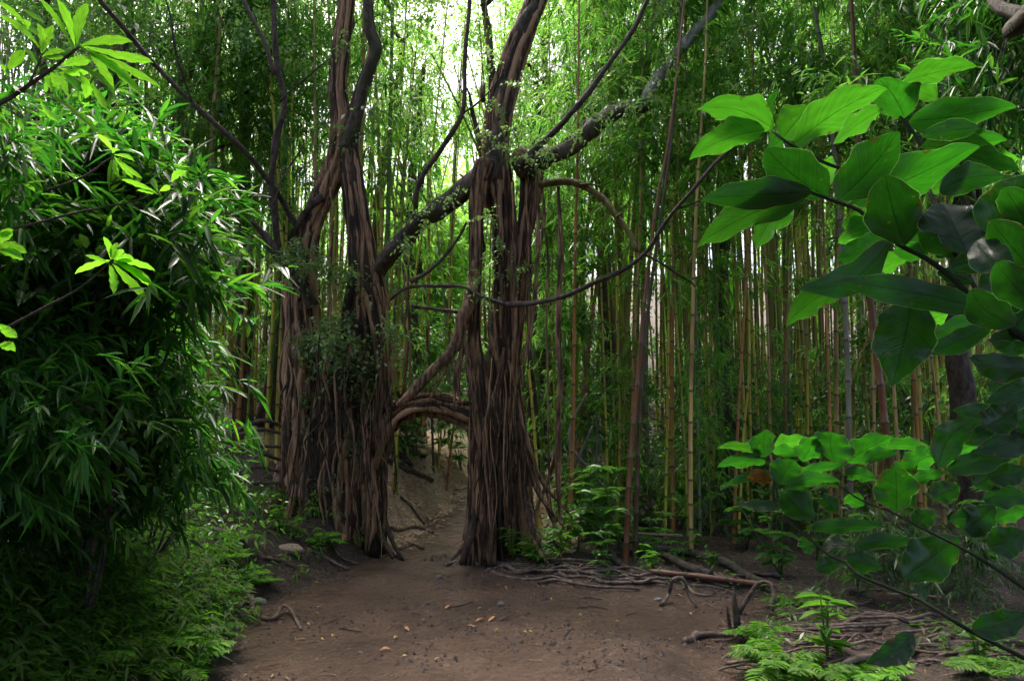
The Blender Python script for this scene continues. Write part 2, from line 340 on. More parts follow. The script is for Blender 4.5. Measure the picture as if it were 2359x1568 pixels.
# ------------------------------------------------------------------ ground
def build_ground():
    xs = np.concatenate([-np.geomspace(60, 6.2, 26), np.arange(-6, 6, .05), np.geomspace(6, 60, 26)])
    ys = np.concatenate([-np.geomspace(30, 2.1, 12), np.arange(-2, 3, .3), np.arange(3, 14, .05), np.geomspace(14, 90, 40)])
    X, Y = np.meshgrid(xs, ys); Z = G(X, Y)
    nx = len(xs); V = np.stack([X, Y, Z], -1).reshape(-1, 3)
    i, j = np.meshgrid(np.arange(len(ys) - 1), np.arange(nx - 1), indexing='ij')
    a = (i * nx + j).ravel(); q = np.stack([a, a + 1, a + nx + 1, a + nx], 1)
    c = V[q].mean(1); jit = .16 * fbm(c[:, 0] * 2.3, c[:, 1] * 2.3, 4)
    inp = (c[:, 0] > xl(c[:, 1]) + .05 + jit) & (c[:, 0] < xr(c[:, 1]) + jit) & (c[:, 1] < 17) & (c[:, 1] > 1)
    bank = ~inp & (c[:, 1] > 9.7 + jit) & (c[:, 1] < 15.5 + 2 * jit) & (c[:, 0] > -3.2 + jit) & (c[:, 0] < .9 + jit)
    for nm, sel, mat in (('forest_floor', ~inp & ~bank, M['floor']), ('straw_bank', bank, M['straw']), ('dirt_path', inp, M['path'])):
        qs = q[sel]; used, inv = np.unique(qs, return_inverse=True)
        mb = MB(); mb.add(V[used], inv.reshape(-1, 4).tolist())
        kind(link(nm, mb.mesh(nm, mat)), 'structure')
build_ground()

# ------------------------------------------------------------------ strangler figs
def pcol(mb, col, Y, n, core=.78, rmul=1., seed=0, sides=7, depthr=.75, Ys=None):
    """a column of fused hanging roots through (px, py, half width px) knots"""
    g = np.random.default_rng(seed)
    cen = np.array([P(a, b, Y) for a, b, w in col]); hw = np.array([w for _, _, w in col]) * pxm(Y)
    cp, ch = resample(cen, hw, .10)
    tube(mb, cp, ch * core, 12, .1, rough=.16, raw=True)
    m = len(cp); s = np.linspace(0, 1, m)
    for k in range(n):
        ph0 = g.random() * 2 * math.pi; tw = g.normal(0, .8)
        a0, a1 = sorted(g.random(2)); 
        if g.random() < .6: a0, a1 = 0, 1
        if a1 - a0 < .3: a0, a1 = max(0, a0 - .2), min(1, a1 + .2)
        i0, i1 = int(a0 * (m - 1)), int(a1 * (m - 1)) + 1
        ss = s[i0:i1]
        if len(ss) < 4: continue
        wob = vnoise(ss * 7 + g.random() * 99, ss * 0 + g.random() * 99) + .5 * vnoise(ss * 19 + g.random() * 99, ss * 0 + g.random() * 99)
        ph = ph0 + tw * ss + .35 * wob
        rr = .84 + .17 * vnoise(ss * 9 + g.random() * 99, ss * 0 + 3.3)
        off = np.stack([np.cos(ph) * rr, np.sin(ph) * rr * depthr, 0 * ph], 1) * ch[i0:i1, None]
        r = ch[i0:i1] * (.06 + .22 * g.random() ** 2) * rmul
        r = np.clip(r, .007, .08) * np.clip(np.minimum(np.arange(len(ss)) + 1, np.arange(len(ss))[::-1] + 2) / 4, .3, 1)
        tube(mb, cp[i0:i1] + off, r, sides, .1, rough=.32, raw=True)

def pts(lst, Y, Y2=None):
    Y2 = Y if Y2 is None else Y2; n = len(lst)
    return np.array([P(a, b, Y + (Y2 - Y) * i / max(1, n - 1)) for i, (a, b) in enumerate(lst)])

def part_tube(name, root, lst, Y, r0, r1, mat, Y2=None, rough=.3, wander=.028, sides=10, extra=(), label=None, step=.09):
    mb = MB(); p = pts(lst, Y, Y2)
    rr = np.linspace(r0, r1, len(p)) * pxm(Y)
    if name == 'aerial_root': rr[0] *= .45; rr[-1] *= .5
    tube(mb, p, rr, sides, step, rough, wander)
    for e in extra:
        pe = pts(e[0], e[1], e[2]); tube(mb, pe, np.linspace(e[3], e[4], len(pe)) * pxm(e[1]), 6, step, rough, wander)
    o = link(name, mb.mesh(name, mat), root)
    if label: o['label'] = label
    return o

def leaf_cloud(mb, centers, n, spread, L, W, droop=.3, up=0., seg=1, shape=.45):
    """n leaves scattered in gaussian clumps round centers"""
    c = np.asarray(centers)[rng.integers(0, len(centers), n)]
    B = c + rng.normal(0, 1, (n, 3)) * np.asarray(spread)
    D = rng.normal(0, 1, (n, 3)) + np.array([0, 0, up])
    leaves(mb, B, D, rng.uniform(.7, 1.3, n) * L, rng.uniform(.7, 1.3, n) * W, droop, seg, 2.5, shape)

def twiggy_cloud(mb, centers, per, rad, L, W, seg=1):
    """clumps made of short twigs with paired leaves: reads as sprays"""
    Bs, Ds = [], []
    for c in centers:
        for _ in range(per):
            d = unit(rng.normal(0, 1, 3) + np.array([0, 0, .1])); ln = rad * rng.uniform(.5, 1.3)
            t = np.linspace(.15, 1, 7)[:, None]
            p = c + d * ln * t - np.array([0, 0, .35]) * ln * t * t
            Bs.append(p); s = unit(np.cross(d, rng.normal(0, 1, 3)))
            sg = np.where(np.arange(7) % 2 == 0, 1, -1)[:, None]
            Ds.append(d * .7 + s * sg + rng.normal(0, .3, (7, 3)))
    B = np.concatenate(Bs); D = np.concatenate(Ds); n = len(B)
    leaves(mb, B, D, rng.uniform(.7, 1.3, n) * L, rng.uniform(.75, 1.25, n) * W, .3, seg, 2., .45)

YL, YR = 9.4, 8.6
def base_at(px, py):
    return ground(px, py)

def fig_left():
    root = empty('strangler_fig', P(770, 1230, YL), 'wide twin-stemmed strangler fig with a broad skirt of fused roots, left of the path', 'tree')
    mb = MB()
    pcol(mb, [(680, 1250, 84), (690, 1160, 66), (702, 1050, 55), (705, 930, 48), (700, 800, 42), (693, 690, 40), (694, 610, 30), (715, 520, 26), (745, 450, 26), (772, 385, 27), (786, 320, 27), (784, 270, 25), (777, 200, 23), (785, 110, 22), (797, 20, 21), (808, -80, 20)], YL, 72, seed=1)
    pcol(mb, [(785, 1262, 82), (783, 1150, 74), (786, 1050, 64), (800, 930, 50), (818, 820, 45), (842, 700, 47), (838, 610, 33), (824, 510, 27), (812, 420, 25), (803, 345, 22), (815, 280, 19), (830, 220, 17), (850, 160, 16), (864, 112, 16), (852, 60, 12), (846, -30, 11)], YL - .25, 76, seed=2)
    pcol(mb, [(862, 1275, 30), (866, 1180, 25), (870, 1080, 22), (885, 985, 22), (878, 860, 18), (862, 740, 22), (845, 660, 24)], YL - .4, 32, seed=3)
    pcol(mb, [(735, 1255, 50), (740, 1100, 42), (748, 980, 36), (770, 860, 26), (800, 780, 20)], YL - .3, 34, seed=4)
    for k in range(50):
        x = rng.uniform(655, 895); y0 = rng.uniform(740, 980); q = [(x + rng.normal(0, 10) - i * (x - 775) * -.04, y0 + i * rng.uniform(60, 110)) for i in range(4)]
        tube(mb, pts(q, YL - .62 - .1 * rng.random()), np.array([.4, 1, 1, .4]) * rng.uniform(.006, .014), 5, .1, .3, .03)
    # flaring feet
    for (a, b), (c, d), r in (((690, 1110), (640, 1250), 10), ((745, 1120), (668, 1250), 12), ((850, 1150), (905, 1285), 9), ((872, 1160), (930, 1290), 6), ((800, 1160), (782, 1275), 9), ((660, 1120), (622, 1215), 8)):
        p = np.array([P(a, b - 30, YL - .1), P((a + c) / 2 - 2, (b + d) / 2 + 12, YL - .5), P(c, d, YL - .75)])
        tube(mb, p, np.array([.35, 1, .4]) * r * pxm(YL), 7, .08, .25, .01)
    link('trunk', mb.mesh('trunk', M['bark']), root)
    part_tube('branch', root, [(792, 345), (785, 290), (776, 220), (783, 130), (795, 40), (806, -60), (830, -260), (850, -420)], YL, 22, 14, M['limb'], 10.2)
    part_tube('branch', root, [(798, 345), (812, 290), (828, 230), (850, 160), (866, 112), (852, 60), (848, -20), (830, -160), (820, -300)], YL - .25, 16, 8, M['limb'], 8.6)
    part_tube('branch', root, [(722, 705), (690, 655), (645, 592), (602, 535), (574, 508)], YL - .2, 15, 5, M['limb'], 8.9, label='dark broken branch leaning left from the stem')
    part_tube('branch', root, [(655, 600), (640, 560), (629, 500), (625, 420), (636, 335), (651, 255), (640, 170), (632, 90), (629, -20), (632, -150)], YL - .2, 8, 6, M['twig'], 8.4,
              extra=[([(632, 172), (615, 120), (590, 62), (560, 0), (530, -60)], 8.6, 8.3, 6, 4), ([(629, 470), (660, 400), (700, 330)], 8.9, 9.2, 3, 1.5), ([(645, 235), (690, 190), (760, 135)], 8.6, 9, 3, 1.5)])
    part_tube('branch', root, [(694, 545), (655, 465), (612, 402), (553, 336), (437, 234), (353, 143), (297, 77), (231, 0), (170, -70)], YL, 6, 4, M['twig'], 7.2,
              extra=[([(441, 236), (425, 180), (416, 140), (398, 60), (378, -10)], 8, 7.6, 3, 2.5)])
    part_tube('branch', root, [(745, 455), (720, 470), (695, 500), (680, 540)], YL - .1, 12, 5, M['limb'])
    # the arch of roots over the path
    mb = MB()
    arch = [(866, 1070), (878, 1010), (903, 970), (932, 945), (978, 932), (1030, 940), (1085, 958), (1110, 965)]
    tube(mb, pts(arch, YL - .3, YR), np.array([14, 20, 22, 21, 19, 16, 14, 14]) * pxm(9), 12, .05, .55, .03)
    for k in range(20):
        o1 = rng.normal(0, 8, 2)
        tube(mb, pts([(a + o1[0] * .6, b + o1[1] - 6 * (k % 2)) for a, b in arch[k % 3:len(arch) - (k % 2)]], YL - .4 - .1 * rng.random(), YR - .08), rng.uniform(2.5, 8) * pxm(9), 7, .05, .5, .06)
    for a, b in (((930, 940), (915, 900)), ((905, 965), (885, 930)), ((1080, 948), (1050, 925))):
        tube(mb, pts([a, b], YL - .5), np.array([5, 3]) * pxm(9), 6, .05, .4, .01)
    o = link('aerial_root', mb.mesh('arch', M['bark']), root); o['label'] = 'gnarled root arching over the path to the other fig'
    # hanging roots in front of and beside the stems
    for a in ([(946, 560), (943, 650), (946, 760), (944, 905)], [(905, 640), (912, 760), (905, 860), (898, 960)], [(880, 660), (893, 760), (900, 870), (893, 980)], [(925, 600), (930, 720), (935, 800), (922, 930)],
              [(818, 420), (832, 560), (836, 700), (842, 860)], [(760, 430), (765, 560), (760, 720), (772, 850)], [(665, 640), (660, 800), (655, 960), (650, 1180)],
              [(850, 700), (880, 800), (886, 900), (900, 975)]):
        part_tube('aerial_root', root, a, YL - .45, rng.uniform(3, 5.5), rng.uniform(3, 5), M['bark'], YL - .5, .3, .03, 6)
    # web of roots reaching left
    for a in ([(655, 985), (610, 968), (560, 985), (520, 1010)], [(655, 1000), (600, 990), (545, 1000)], [(650, 1030), (590, 1020), (548, 1035)], [(648, 1060), (600, 1050), (560, 1075)],
              [(650, 1110), (590, 1112), (548, 1130), (510, 1165)], [(648, 1130), (600, 1145), (555, 1150), (525, 1140)], [(640, 1085), (590, 1075), (540, 1090)], [(600, 1130), (575, 1160), (585, 1205)], [(527, 1145), (555, 1180), (580, 1215)]):
        part_tube('aerial_root', root, a, YL - .2, 7, 3.5, M['root'], YL - .6, .3, .03, 6)
    mb = MB()
    cs = [P(x, y, YL - .5 + rng.normal(0, .2)) for x, y in ((690, 590), (660, 600), (720, 610), (735, 760), (770, 770), (800, 745), (830, 800), (780, 820), (720, 790), (850, 850), (840, 900), (770, 860), (900, 770), (700, 800), (745, 800), (680, 570), (800, 640), (760, 630))]
    twiggy_cloud(mb, cs, 24, .30, .05, .042)
    cs = [P(x, y, YL - .3 + rng.normal(0, .15)) for x, y in ((770, 1010), (800, 960), (820, 1010), (735, 975), (700, 930), (830, 930), (760, 1120), (720, 985), (790, 350), (740, 300), (820, 200), (780, 100), (800, 300), (850, 250), (640, 250), (630, 400), (705, 430))]
    twiggy_cloud(mb, cs, 10, .24, .05, .033)
    link('foliage', mb.mesh('foliage', M['fleaf']), root)
    mb = MB(); cs = []
    for _ in range(62):
        cs.append(P(rng.uniform(480, 1000), rng.uniform(-560, 240), rng.uniform(8.4, 12)))
    twiggy_cloud(mb, cs, 14, .55, .075, .042)
    link('crown', mb.mesh('crown', M['fleaf']), root)

def fig_right():
    root = empty('strangler_fig', P(1150, 1285, YR), 'leaning strangler fig of pale columns of roots on the right side of the path', 'tree')
    mb = MB()
    pcol(mb, [(1100, 1300, 36), (1110, 1200, 34), (1114, 1080, 35), (1114, 980, 34), (1104, 880, 23), (1093, 770, 15), (1096, 640, 15), (1098, 520, 17), (1104, 430, 22), (1120, 370, 26)], YR, 34, seed=11)
    pcol(mb, [(1165, 1302, 52), (1162, 1180, 48), (1152, 1060, 42), (1148, 960, 40), (1154, 880, 29), (1160, 760, 22), (1160, 640, 21), (1156, 520, 21), (1148, 420, 30), (1140, 350, 32), (1146, 290, 31), (1156, 230, 30), (1176, 150, 29), (1208, 60, 28), (1245, -30, 26)], YR + .1, 66, seed=12)
    pcol(mb, [(1228, 1300, 30), (1204, 1160, 23), (1190, 1020, 17), (1184, 860, 14), (1194, 710, 15), (1204, 570, 18), (1220, 460, 24), (1222, 390, 28), (1190, 350, 28)], YR + .15, 40, seed=13)
    pcol(mb, [(1130, 1296, 30), (1125, 1150, 27), (1128, 1040, 24), (1142, 950, 18), (1152, 880, 10), (1162, 800, 4)], YR - .2, 26, core=.45, seed=14)
    pcol(mb, [(1126, 500, 6), (1125, 450, 14), (1130, 400, 24)], YR + .2, 6, seed=15)
    for k in range(40):
        x = rng.uniform(1080, 1225); y0 = rng.uniform(820, 1000); q = [(x + rng.normal(0, 7), y0 + i * rng.uniform(60, 110)) for i in range(4)]
        tube(mb, pts(q, YR - .3 - .06 * rng.random()), np.array([.4, 1, 1, .4]) * rng.uniform(.005, .012), 5, .1, .3, .03)
    for (a, b), (c, d), r in (((1110, 1150), (1060, 1300), 10), ((1105, 1180), (1040, 1290), 6), ((1215, 1150), (1262, 1300), 8), ((1200, 1100), (1245, 1260), 7)):
        p = np.array([P(a, b - 30, YR), P((a + c) / 2 - 4, (b + d) / 2 + 14, YR - .4), P(c, d, YR - .55)])
        tube(mb, p, np.array([.35, 1, .4]) * r * pxm(YR), 7, .08, .25, .01)
    link('trunk', mb.mesh('trunk', M['bark']), root)
    part_tube('branch', root, [(1140, 420), (1140, 340), (1154, 245), (1176, 150), (1208, 60), (1248, -40), (1300, -200), (1330, -380)], YR + .1, 28, 18, M['limb'], YR + .1, sides=12)
    part_tube('branch', root, [(1190, 385), (1255, 358), (1318, 336), (1372, 290), (1432, 256), (1490, 236)], YR, 26, 17, M['limb'], YR + .6, sides=10)
    part_tube('branch', root, [(1486, 240), (1512, 188), (1562, 118), (1622, 48), (1668, -10), (1740, -120)], YR + .6, 15, 11, M['pale_limb'], YR + 1.2, label='pale grey upper limb')
    part_tube('branch', root, [(1195, 385), (1232, 340), (1290, 288), (1345, 225), (1400, 150), (1450, 80), (1492, -5), (1540, -110)], YR - .1, 8, 5, M['twig'], YR - .5)
    part_tube('branch', root, [(1240, 425), (1300, 424), (1350, 432), (1392, 462), (1420, 500), (1446, 540), (1466, 578)], YR - .1, 9, 5, M['mossy'], YR - .6, extra=[([(1335, 426), (1362, 425), (1388, 432)], YR - .3, YR - .4, 4, 2), ([(1418, 500), (1432, 490)], YR - .5, YR - .55, 4, 3)], label='crooked branch yellow with moss')
    part_tube('branch', root, [(1118, 400), (1050, 452), (980, 502), (930, 552), (885, 605), (855, 655), (838, 715)], YR, 22, 20, M['limb'], YL - .1, sides=11, label='thick diagonal limb running into the twin-stemmed fig')
    part_tube('branch', root, [(950, 530), (955, 480), (962, 440), (985, 390), (1040, 310), (1068, 250), (1074, 150), (1080, 60), (1082, -60)], YR + .25, 7, 4, M['twig'], YR - .4, extra=[([(1066, 262), (1100, 235), (1160, 170)], YR - .1, YR, 3, 1.5)])
    part_tube('branch', root, [(1165, 702), (1250, 691), (1350, 664), (1430, 630), (1490, 580), (1530, 520), (1572, 468), (1645, 385), (1700, 330)], YR - .3, 6, 3, M['twig'], YR - 1.4, extra=[([(1560, 480), (1600, 470), (1650, 440)], YR - 1.1, YR - 1.2, 2.5, 1.5), ([(1480, 585), (1530, 605), (1580, 640), (1600, 660)], YR - .8, YR, 3, 2), ])
    part_tube('branch', root, [(900, 690), (925, 672), (985, 662), (1060, 658), (1110, 685), (1165, 702)], YR + .1, 4, 4, M['twig'], YR - .3)
    part_tube('branch', root, [(948, 704), (1000, 713), (1050, 718), (1092, 722)], YR + .1, 5, 4, M['limb'], YR)
    part_tube('branch', root, [(945, 650), (985, 625), (1020, 600), (1050, 560), (1075, 510)], YR + .2, 5, 3, M['twig'], YR)
    for a, r in (([(1094, 600), (1084, 690), (1060, 770), (1030, 820), (985, 872), (945, 908), (915, 935)], 15), ([(1070, 690), (1064, 790), (1052, 870), (1046, 935)], 7), ([(1070, 780), (1078, 850), (1090, 910), (1098, 950)], 9), ([(1035, 820), (1050, 870), (1062, 930)], 7),
                 ([(1040, 820), (1010, 880), (985, 925)], 5), ([(1135, 700), (1145, 790), (1150, 870)], 5), ([(1120, 740), (1140, 820), (1152, 880)], 6),
                 ([(1170, 830), (1198, 970), (1252, 1112), (1318, 1192)], 6), ([(1282, 1000), (1278, 1045), (1256, 1110), (1232, 1180), (1240, 1270)], 5), ([(1252, 1112), (1268, 1190), (1276, 1290)], 4), ([(1190, 900), (1225, 1060), (1290, 1240)], 5),
                 ([(1210, 460), (1220, 600), (1215, 760), (1205, 900)], 6), ([(1235, 420), (1242, 560), (1232, 700), (1215, 850)], 5), ([(1180, 420), (1184, 560), (1186, 720), (1178, 880)], 7), ([(1230, 420), (1262, 560), (1258, 760), (1262, 960), (1270, 1180)], 3),
                 ([(1285, 430), (1292, 620), (1288, 800), (1286, 1060), (1290, 1200)], 8), ([(1250, 430), (1248, 520), (1222, 640)], 5), ([(1195, 980), (1240, 1130), (1300, 1215)], 7), ([(1215, 1050), (1222, 1180), (1215, 1290)], 6)):
        part_tube('aerial_root', root, a, YR - .1, r, r * .8, M['bark'], YR - .15, .3, .025, 7)
    mb = MB()
    cs = [P(x, y, YR - .3 + rng.normal(0, .2)) for x, y in ((1120, 310), (1150, 250), (1100, 600), (1110, 640), (1180, 640), (1200, 620), (1150, 560), (1120, 500), (1270, 350), (1330, 320), (1390, 275), (1450, 240), (1550, 130), (1040, 455), (980, 500), (930, 560), (1210, 360), (1230, 330), (1110, 690), (1250, 340), (1160, 340), (1130, 120), (1200, 200), (1180, 300))]
    twiggy_cloud(mb, cs, 10, .22, .045, .03)
    link('foliage', mb.mesh('foliage', M['fleaf']), root)
    mb = MB(); cs = []
    for _ in range(42):
        cs.append(P(rng.uniform(1180, 1750), rng.uniform(-420, 270), rng.uniform(8.2, 12)))
    for _ in range(14):
        cs.append(P(rng.uniform(950, 1250), rng.uniform(-500, 10), rng.uniform(8.2, 12)))
    twiggy_cloud(mb, cs, 13, .5, .07, .04)
    link('crown', mb.mesh('crown', M['fleaf']), root)
fig_left(); fig_right()

# ------------------------------------------------------------------ bamboo
def culm_mesh(line, r0, r1, seed):
    g = np.random.default_rng(seed)
    p, r = resample(line, np.linspace(r0, r1, len(line)), .1)
    s = np.concatenate([[0], np.cumsum(np.linalg.norm(np.diff(p, axis=0), axis=1))])
    out, rad, mk = [], [], []; pos = 0.
    stops = []
    while pos < s[-1]:
        stops.append(pos); pos += .22 + .2 * min(1, pos / 2) + g.uniform(0, .06)
    for q in stops:
        for dq, m, k in ((-.018, 1, 0), (0, 1.14, 1), (.012, 1.06, .8), (.022, .95, 0), (.13, .97, 0)):
            u = q + dq
            if u < 0 or u > s[-1]: continue
            out.append([np.interp(u, s, p[:, i]) for i in range(3)]); rad.append(np.interp(u, s, r) * m); mk.append(k)
    mb = MB(); tube(mb, np.array(out), np.array(rad), 8, raw=True, mark=np.array(mk))
    return mb.mesh('culm', M['culm'])

def bamboo_foliage(h0, h1, nb, seed, blen=1.0, L=.17, W=.026, fans=5, per=6, mat=None, twigs=True):
    g = np.random.default_rng(seed); mb = MB(); Bs, Ds = [], []
    for k in range(nb):
        t = g.random() ** .8; h = h0 + (h1 - h0) * t
        az = g.random() * 6.283; ln = blen * g.uniform(.5, 1.2) * (1 - .45 * t)
        hd = np.array([math.cos(az), math.sin(az), 0])
        u = np.linspace(0, 1, 6)[:, None]
        q = np.array([0, 0, h]) + hd * ln * u + np.array([0, 0, 1]) * ln * (.55 * u - .75 * u * u)
        if twigs: tube(mb, q, np.linspace(.006, .002, 6), 3, raw=True, cap=False)
        for j in range(fans):
            c = q[1 + int(g.integers(0, 5))] + g.normal(0, .07, 3)
            ax = unit(hd * .8 + g.normal(0, .5, 3) + np.array([0, 0, -.25]))
            tw = np.linspace(0, .16, per)[:, None] * ax
            Bs.append(c + tw); Ds.append(ax * .8 + g.normal(0, .45, (per, 3)) + np.array([0, 0, -.25]))
    B = np.concatenate(Bs); D = np.concatenate(Ds); n = len(B)
    leaves(mb, B, D, g.uniform(.7, 1.25, n) * L, g.uniform(.75, 1.2, n) * W, .3, 1, 1.6, .35)
    return mb.mesh('foliage', mat or M['bleaf'])

FOL = [bamboo_foliage(3.4 + .5 * (i % 3), 10.5, 62, 40 + i, 1.15, .19, .03) for i in range(7)]
FOL_LOW = [bamboo_foliage(1.9, 9.5, 60, 60 + i, 1.0, .18, .029) for i in range(4)]
FOL_HI = [bamboo_foliage(5., 9.6, 40, 90 + i, 1.1, .18, .028) for i in range(2)]
FOL_SHORT = [bamboo_foliage(1.6, 7.2, 46, 80 + i, 1.0, .18, .029) for i in range(3)]
COLS = {'yellow': (.5, .42, .055), 'olive': (.27, .29, .035), 'tan': (.46, .3, .11), 'orange': (.38, .17, .045), 'red-brown': (.16, .065, .028), 'grey': (.17, .17, .12), 'green': (.10, .2, .03), 'dark brown': (.065, .042, .02)}

def plant_bamboo(line, rbase, colour, label, fol=None, fscale=1., group=None, rz=None, seed=0):
    line = np.asarray(line); b = line[0]
    root = empty('bamboo', b, label, 'bamboo', group)
    c = link('culm', culm_mesh(line - b, rbase, rbase * .35, seed)); c.parent = root
    j = rng.uniform(.8, 1.2); c.color = (*[min(1, v * j) for v in COLS[colour]], 1)
    if fol is not None:
        f = link('foliage', fol); f.parent = root
        d = unit(line[-1] - b); f.rotation_mode = 'QUATERNION'
        mu = __import__('mathutils'); q = mu.Vector((0, 0, 1)).rotation_difference(mu.Vector(d.tolist()))
        f.rotation_quaternion = q @ mu.Quaternion((0, 0, 1), rng.uniform(0, 6.28) if rz is None else rz)
        f.scale = (fscale,) * 3
    return root

# traced culms: base pixel, points up, half width px, colour, label
TR = [
 ([(1308, 1192), (1319, 1019), (1322, 760), (1326, 505), (1330, 330)], 9.2, 5, 'orange', 'orange brown bamboo culm rising just right of the dark hanging root beside the leaning fig'),
 ([(1402, 1120), (1397, 1019), (1388, 760), (1380, 533), (1374, 350)], 10.6, 2.6, 'yellow', 'very thin yellow bamboo culm passing behind the mossy crooked branch'),
 ([(1418, 1150), (1427, 1019), (1422, 760), (1417, 540), (1412, 380)], 10.2, 3.6, 'yellow', 'thin bright yellow bamboo culm left of the thick leaning red-brown one'),
 ([(1450, 1175), (1455, 1019), (1460, 800), (1470, 600), (1476, 400)], 9.8, 4.6, 'tan', 'straight tan bamboo culm crossing the thick leaning red-brown one'),
 ([(1440, 1318), (1450, 1080), (1466, 900), (1482, 715), (1512, 470), (1545, 290)], 8.3, 6.5, 'red-brown', 'thick red-brown bamboo culm standing at the path edge and leaning right'),
 ([(1462, 1275), (1468, 1080), (1476, 900), (1494, 700), (1530, 440), (1550, 280)], 8.6, 6, 'dark brown', 'dark brown bamboo culm close behind the thick leaning red-brown one'),
 ([(1530, 1190), (1536, 1019), (1539, 760), (1542, 575), (1560, 380)], 9.9, 4, 'yellow', 'yellow green bamboo culm, left one of a crossing pair that meet above'),
 ([(1584, 1200), (1576, 1019), (1560, 780), (1551, 617), (1540, 420)], 9.9, 3.8, 'olive', 'olive bamboo culm leaning left, right one of a crossing pair'),
 ([(1592, 1270), (1590, 1019), (1595, 715), (1604, 470), (1616, 270), (1625, 120)], 9.2, 5.6, 'tan', 'tall tan bamboo culm with a brown foot behind the tip of the big wavy leaves'),
 ([(1612, 1215), (1608, 1019), (1605, 800), (1600, 640), (1590, 420)], 10.2, 3.6, 'grey', 'grey green bamboo culm touching the right side of the tall tan one'),
 ([(1640, 1200), (1644, 1019), (1649, 760), (1654, 560)], 10.8, 4, 'olive', 'dull olive bamboo culm in the gap right of the tall tan one'),
 ([(1690, 1255), (1697, 1019), (1709, 800), (1719, 627), (1728, 450)], 9.4, 4.4, 'orange', 'slender orange bamboo culm leaning right under the hanging leaf tip'),
 ([(1700, 1240), (1712, 1010), (1723, 880), (1726, 700), (1727, 540)], 9.8, 3.4, 'yellow', 'thin yellow bamboo culm curving beside the slender orange one'),
 ([(1775, 1225), (1774, 1019), (1768, 760), (1758, 568), (1745, 380)], 9.9, 4, 'tan', 'tan bamboo culm leaning left behind the lower clump of wavy leaves'),
 ([(1915, 1250), (1911, 977), (1903, 715), (1895, 480), (1890, 250)], 9.2, 4, 'orange', 'thin bright orange bamboo culm seen between the two clumps of wavy leaves'),
 ([(2088, 1340), (2070, 1180), (2044, 1019), (2013, 767), (1990, 560), (1980, 380)], 7.8, 11, 'red-brown', 'thickest red-brown bamboo culm leaning left behind the dark hanging leaf'),
 ([(2078, 1260), (2065, 1005), (2058, 886), (2050, 700), (2040, 500)], 8.8, 5, 'tan', 'tan bamboo culm right beside the thickest red-brown one'),
 ([(2122, 1260), (2113, 1005), (2104, 855), (2098, 640)], 8.9, 6, 'orange', 'orange bamboo culm doubled with a thinner one below the dark hanging leaf'),
 ([(2135, 1255), (2122, 1005), (2116, 860), (2112, 640)], 9.1, 4.4, 'yellow', 'yellowish thinner bamboo culm of the doubled pair below the dark hanging leaf'),
 ([(2222, 1230), (2209, 939), (2196, 730), (2185, 520)], 9.2, 4, 'orange', 'orange bamboo culm near the pale curled leaf'),
 ([(2172, 1200), (2163, 995), (2146, 837), (2130, 660)], 9.6, 4.2, 'tan', 'tan bamboo culm leaning left between the doubled pair and the pale curled leaf'),
 ([(1930, 1160), (1953, 914), (2002, 767), (2050, 600)], 9.7, 3, 'tan', 'slanting thin bamboo culm leaning right across the thickest red-brown one'),
 ([(1960, 1240), (1950, 800), (1932, 500), (1905, 200), (1870, -10), (1850, -150)], 8.6, 7, 'grey', 'thick grey bamboo culm rising above the big wavy leaves to the top edge'),
 ([(2020, 1240), (2005, 700), (1990, 330), (1975, 190), (1955, 0), (1940, -120)], 9.4, 4, 'tan', 'tan bamboo culm rising beside the thick grey one above the wavy leaves'),
 ([(470, 1180), (478, 700), (484, 380), (500, 150), (512, 0)], 10.5, 7, 'tan', 'tan leaning bamboo culm high behind the leafy thicket on the left bank'),
 ([(455, 1180), (462, 700), (476, 380), (492, 180), (515, 0)], 10.8, 5, 'dark brown', 'dark bamboo culm twinned with the tan leaning one behind the left thicket'),
 ([(560, 1120), (575, 900), (590, 720), (600, 560)], 11.2, 3.5, 'olive', 'olive bamboo culm in the dark left of the twin-stemmed fig'),
 ([(612, 1130), (618, 900), (630, 700), (640, 520)], 10.8, 5, 'yellow', 'yellow green bamboo culm beside the left edge of the twin-stemmed fig'),
 ([(634, 1130), (640, 900), (650, 700), (660, 520)], 10.9, 5, 'yellow', 'yellow bamboo culm half hidden by the left stem of the twin-stemmed fig'),
 ([(530, 1110), (545, 850), (556, 650), (560, 450)], 11.5, 4, 'dark brown', 'dark brown bamboo culm at the tips of the left thicket'),
 ([(905, 1120), (918, 940), (930, 800), (958, 620), (985, 450)], 11.0, 4, 'yellow', 'yellow bamboo culm leaning right above the root arch'),
 ([(885, 1120), (890, 900), (893, 760), (905, 600)], 11.2, 4, 'yellow', 'upright yellow bamboo culm close to the right stem of the twin-stemmed fig'),
 ([(750, 1120), (758, 860), (762, 700), (770, 560)], 11.0, 4, 'olive', 'olive bamboo culm framed between the two stems of the twin-stemmed fig'),
 ([(775, 1120), (778, 860), (784, 700), (790, 560)], 11.3, 4, 'yellow', 'yellow bamboo culm framed between the two stems of the twin-stemmed fig'),
 ([(1028, 1105), (1042, 1000), (1055, 900), (1075, 700)], 12.5, 3, 'orange', 'short looking orange bamboo culm seen through the root arch'),
 ([(1010, 1095), (1016, 980), (1020, 880), (1035, 700)], 12.8, 3, 'yellow', 'yellow bamboo culm seen through the root arch beside the orange one'),
]
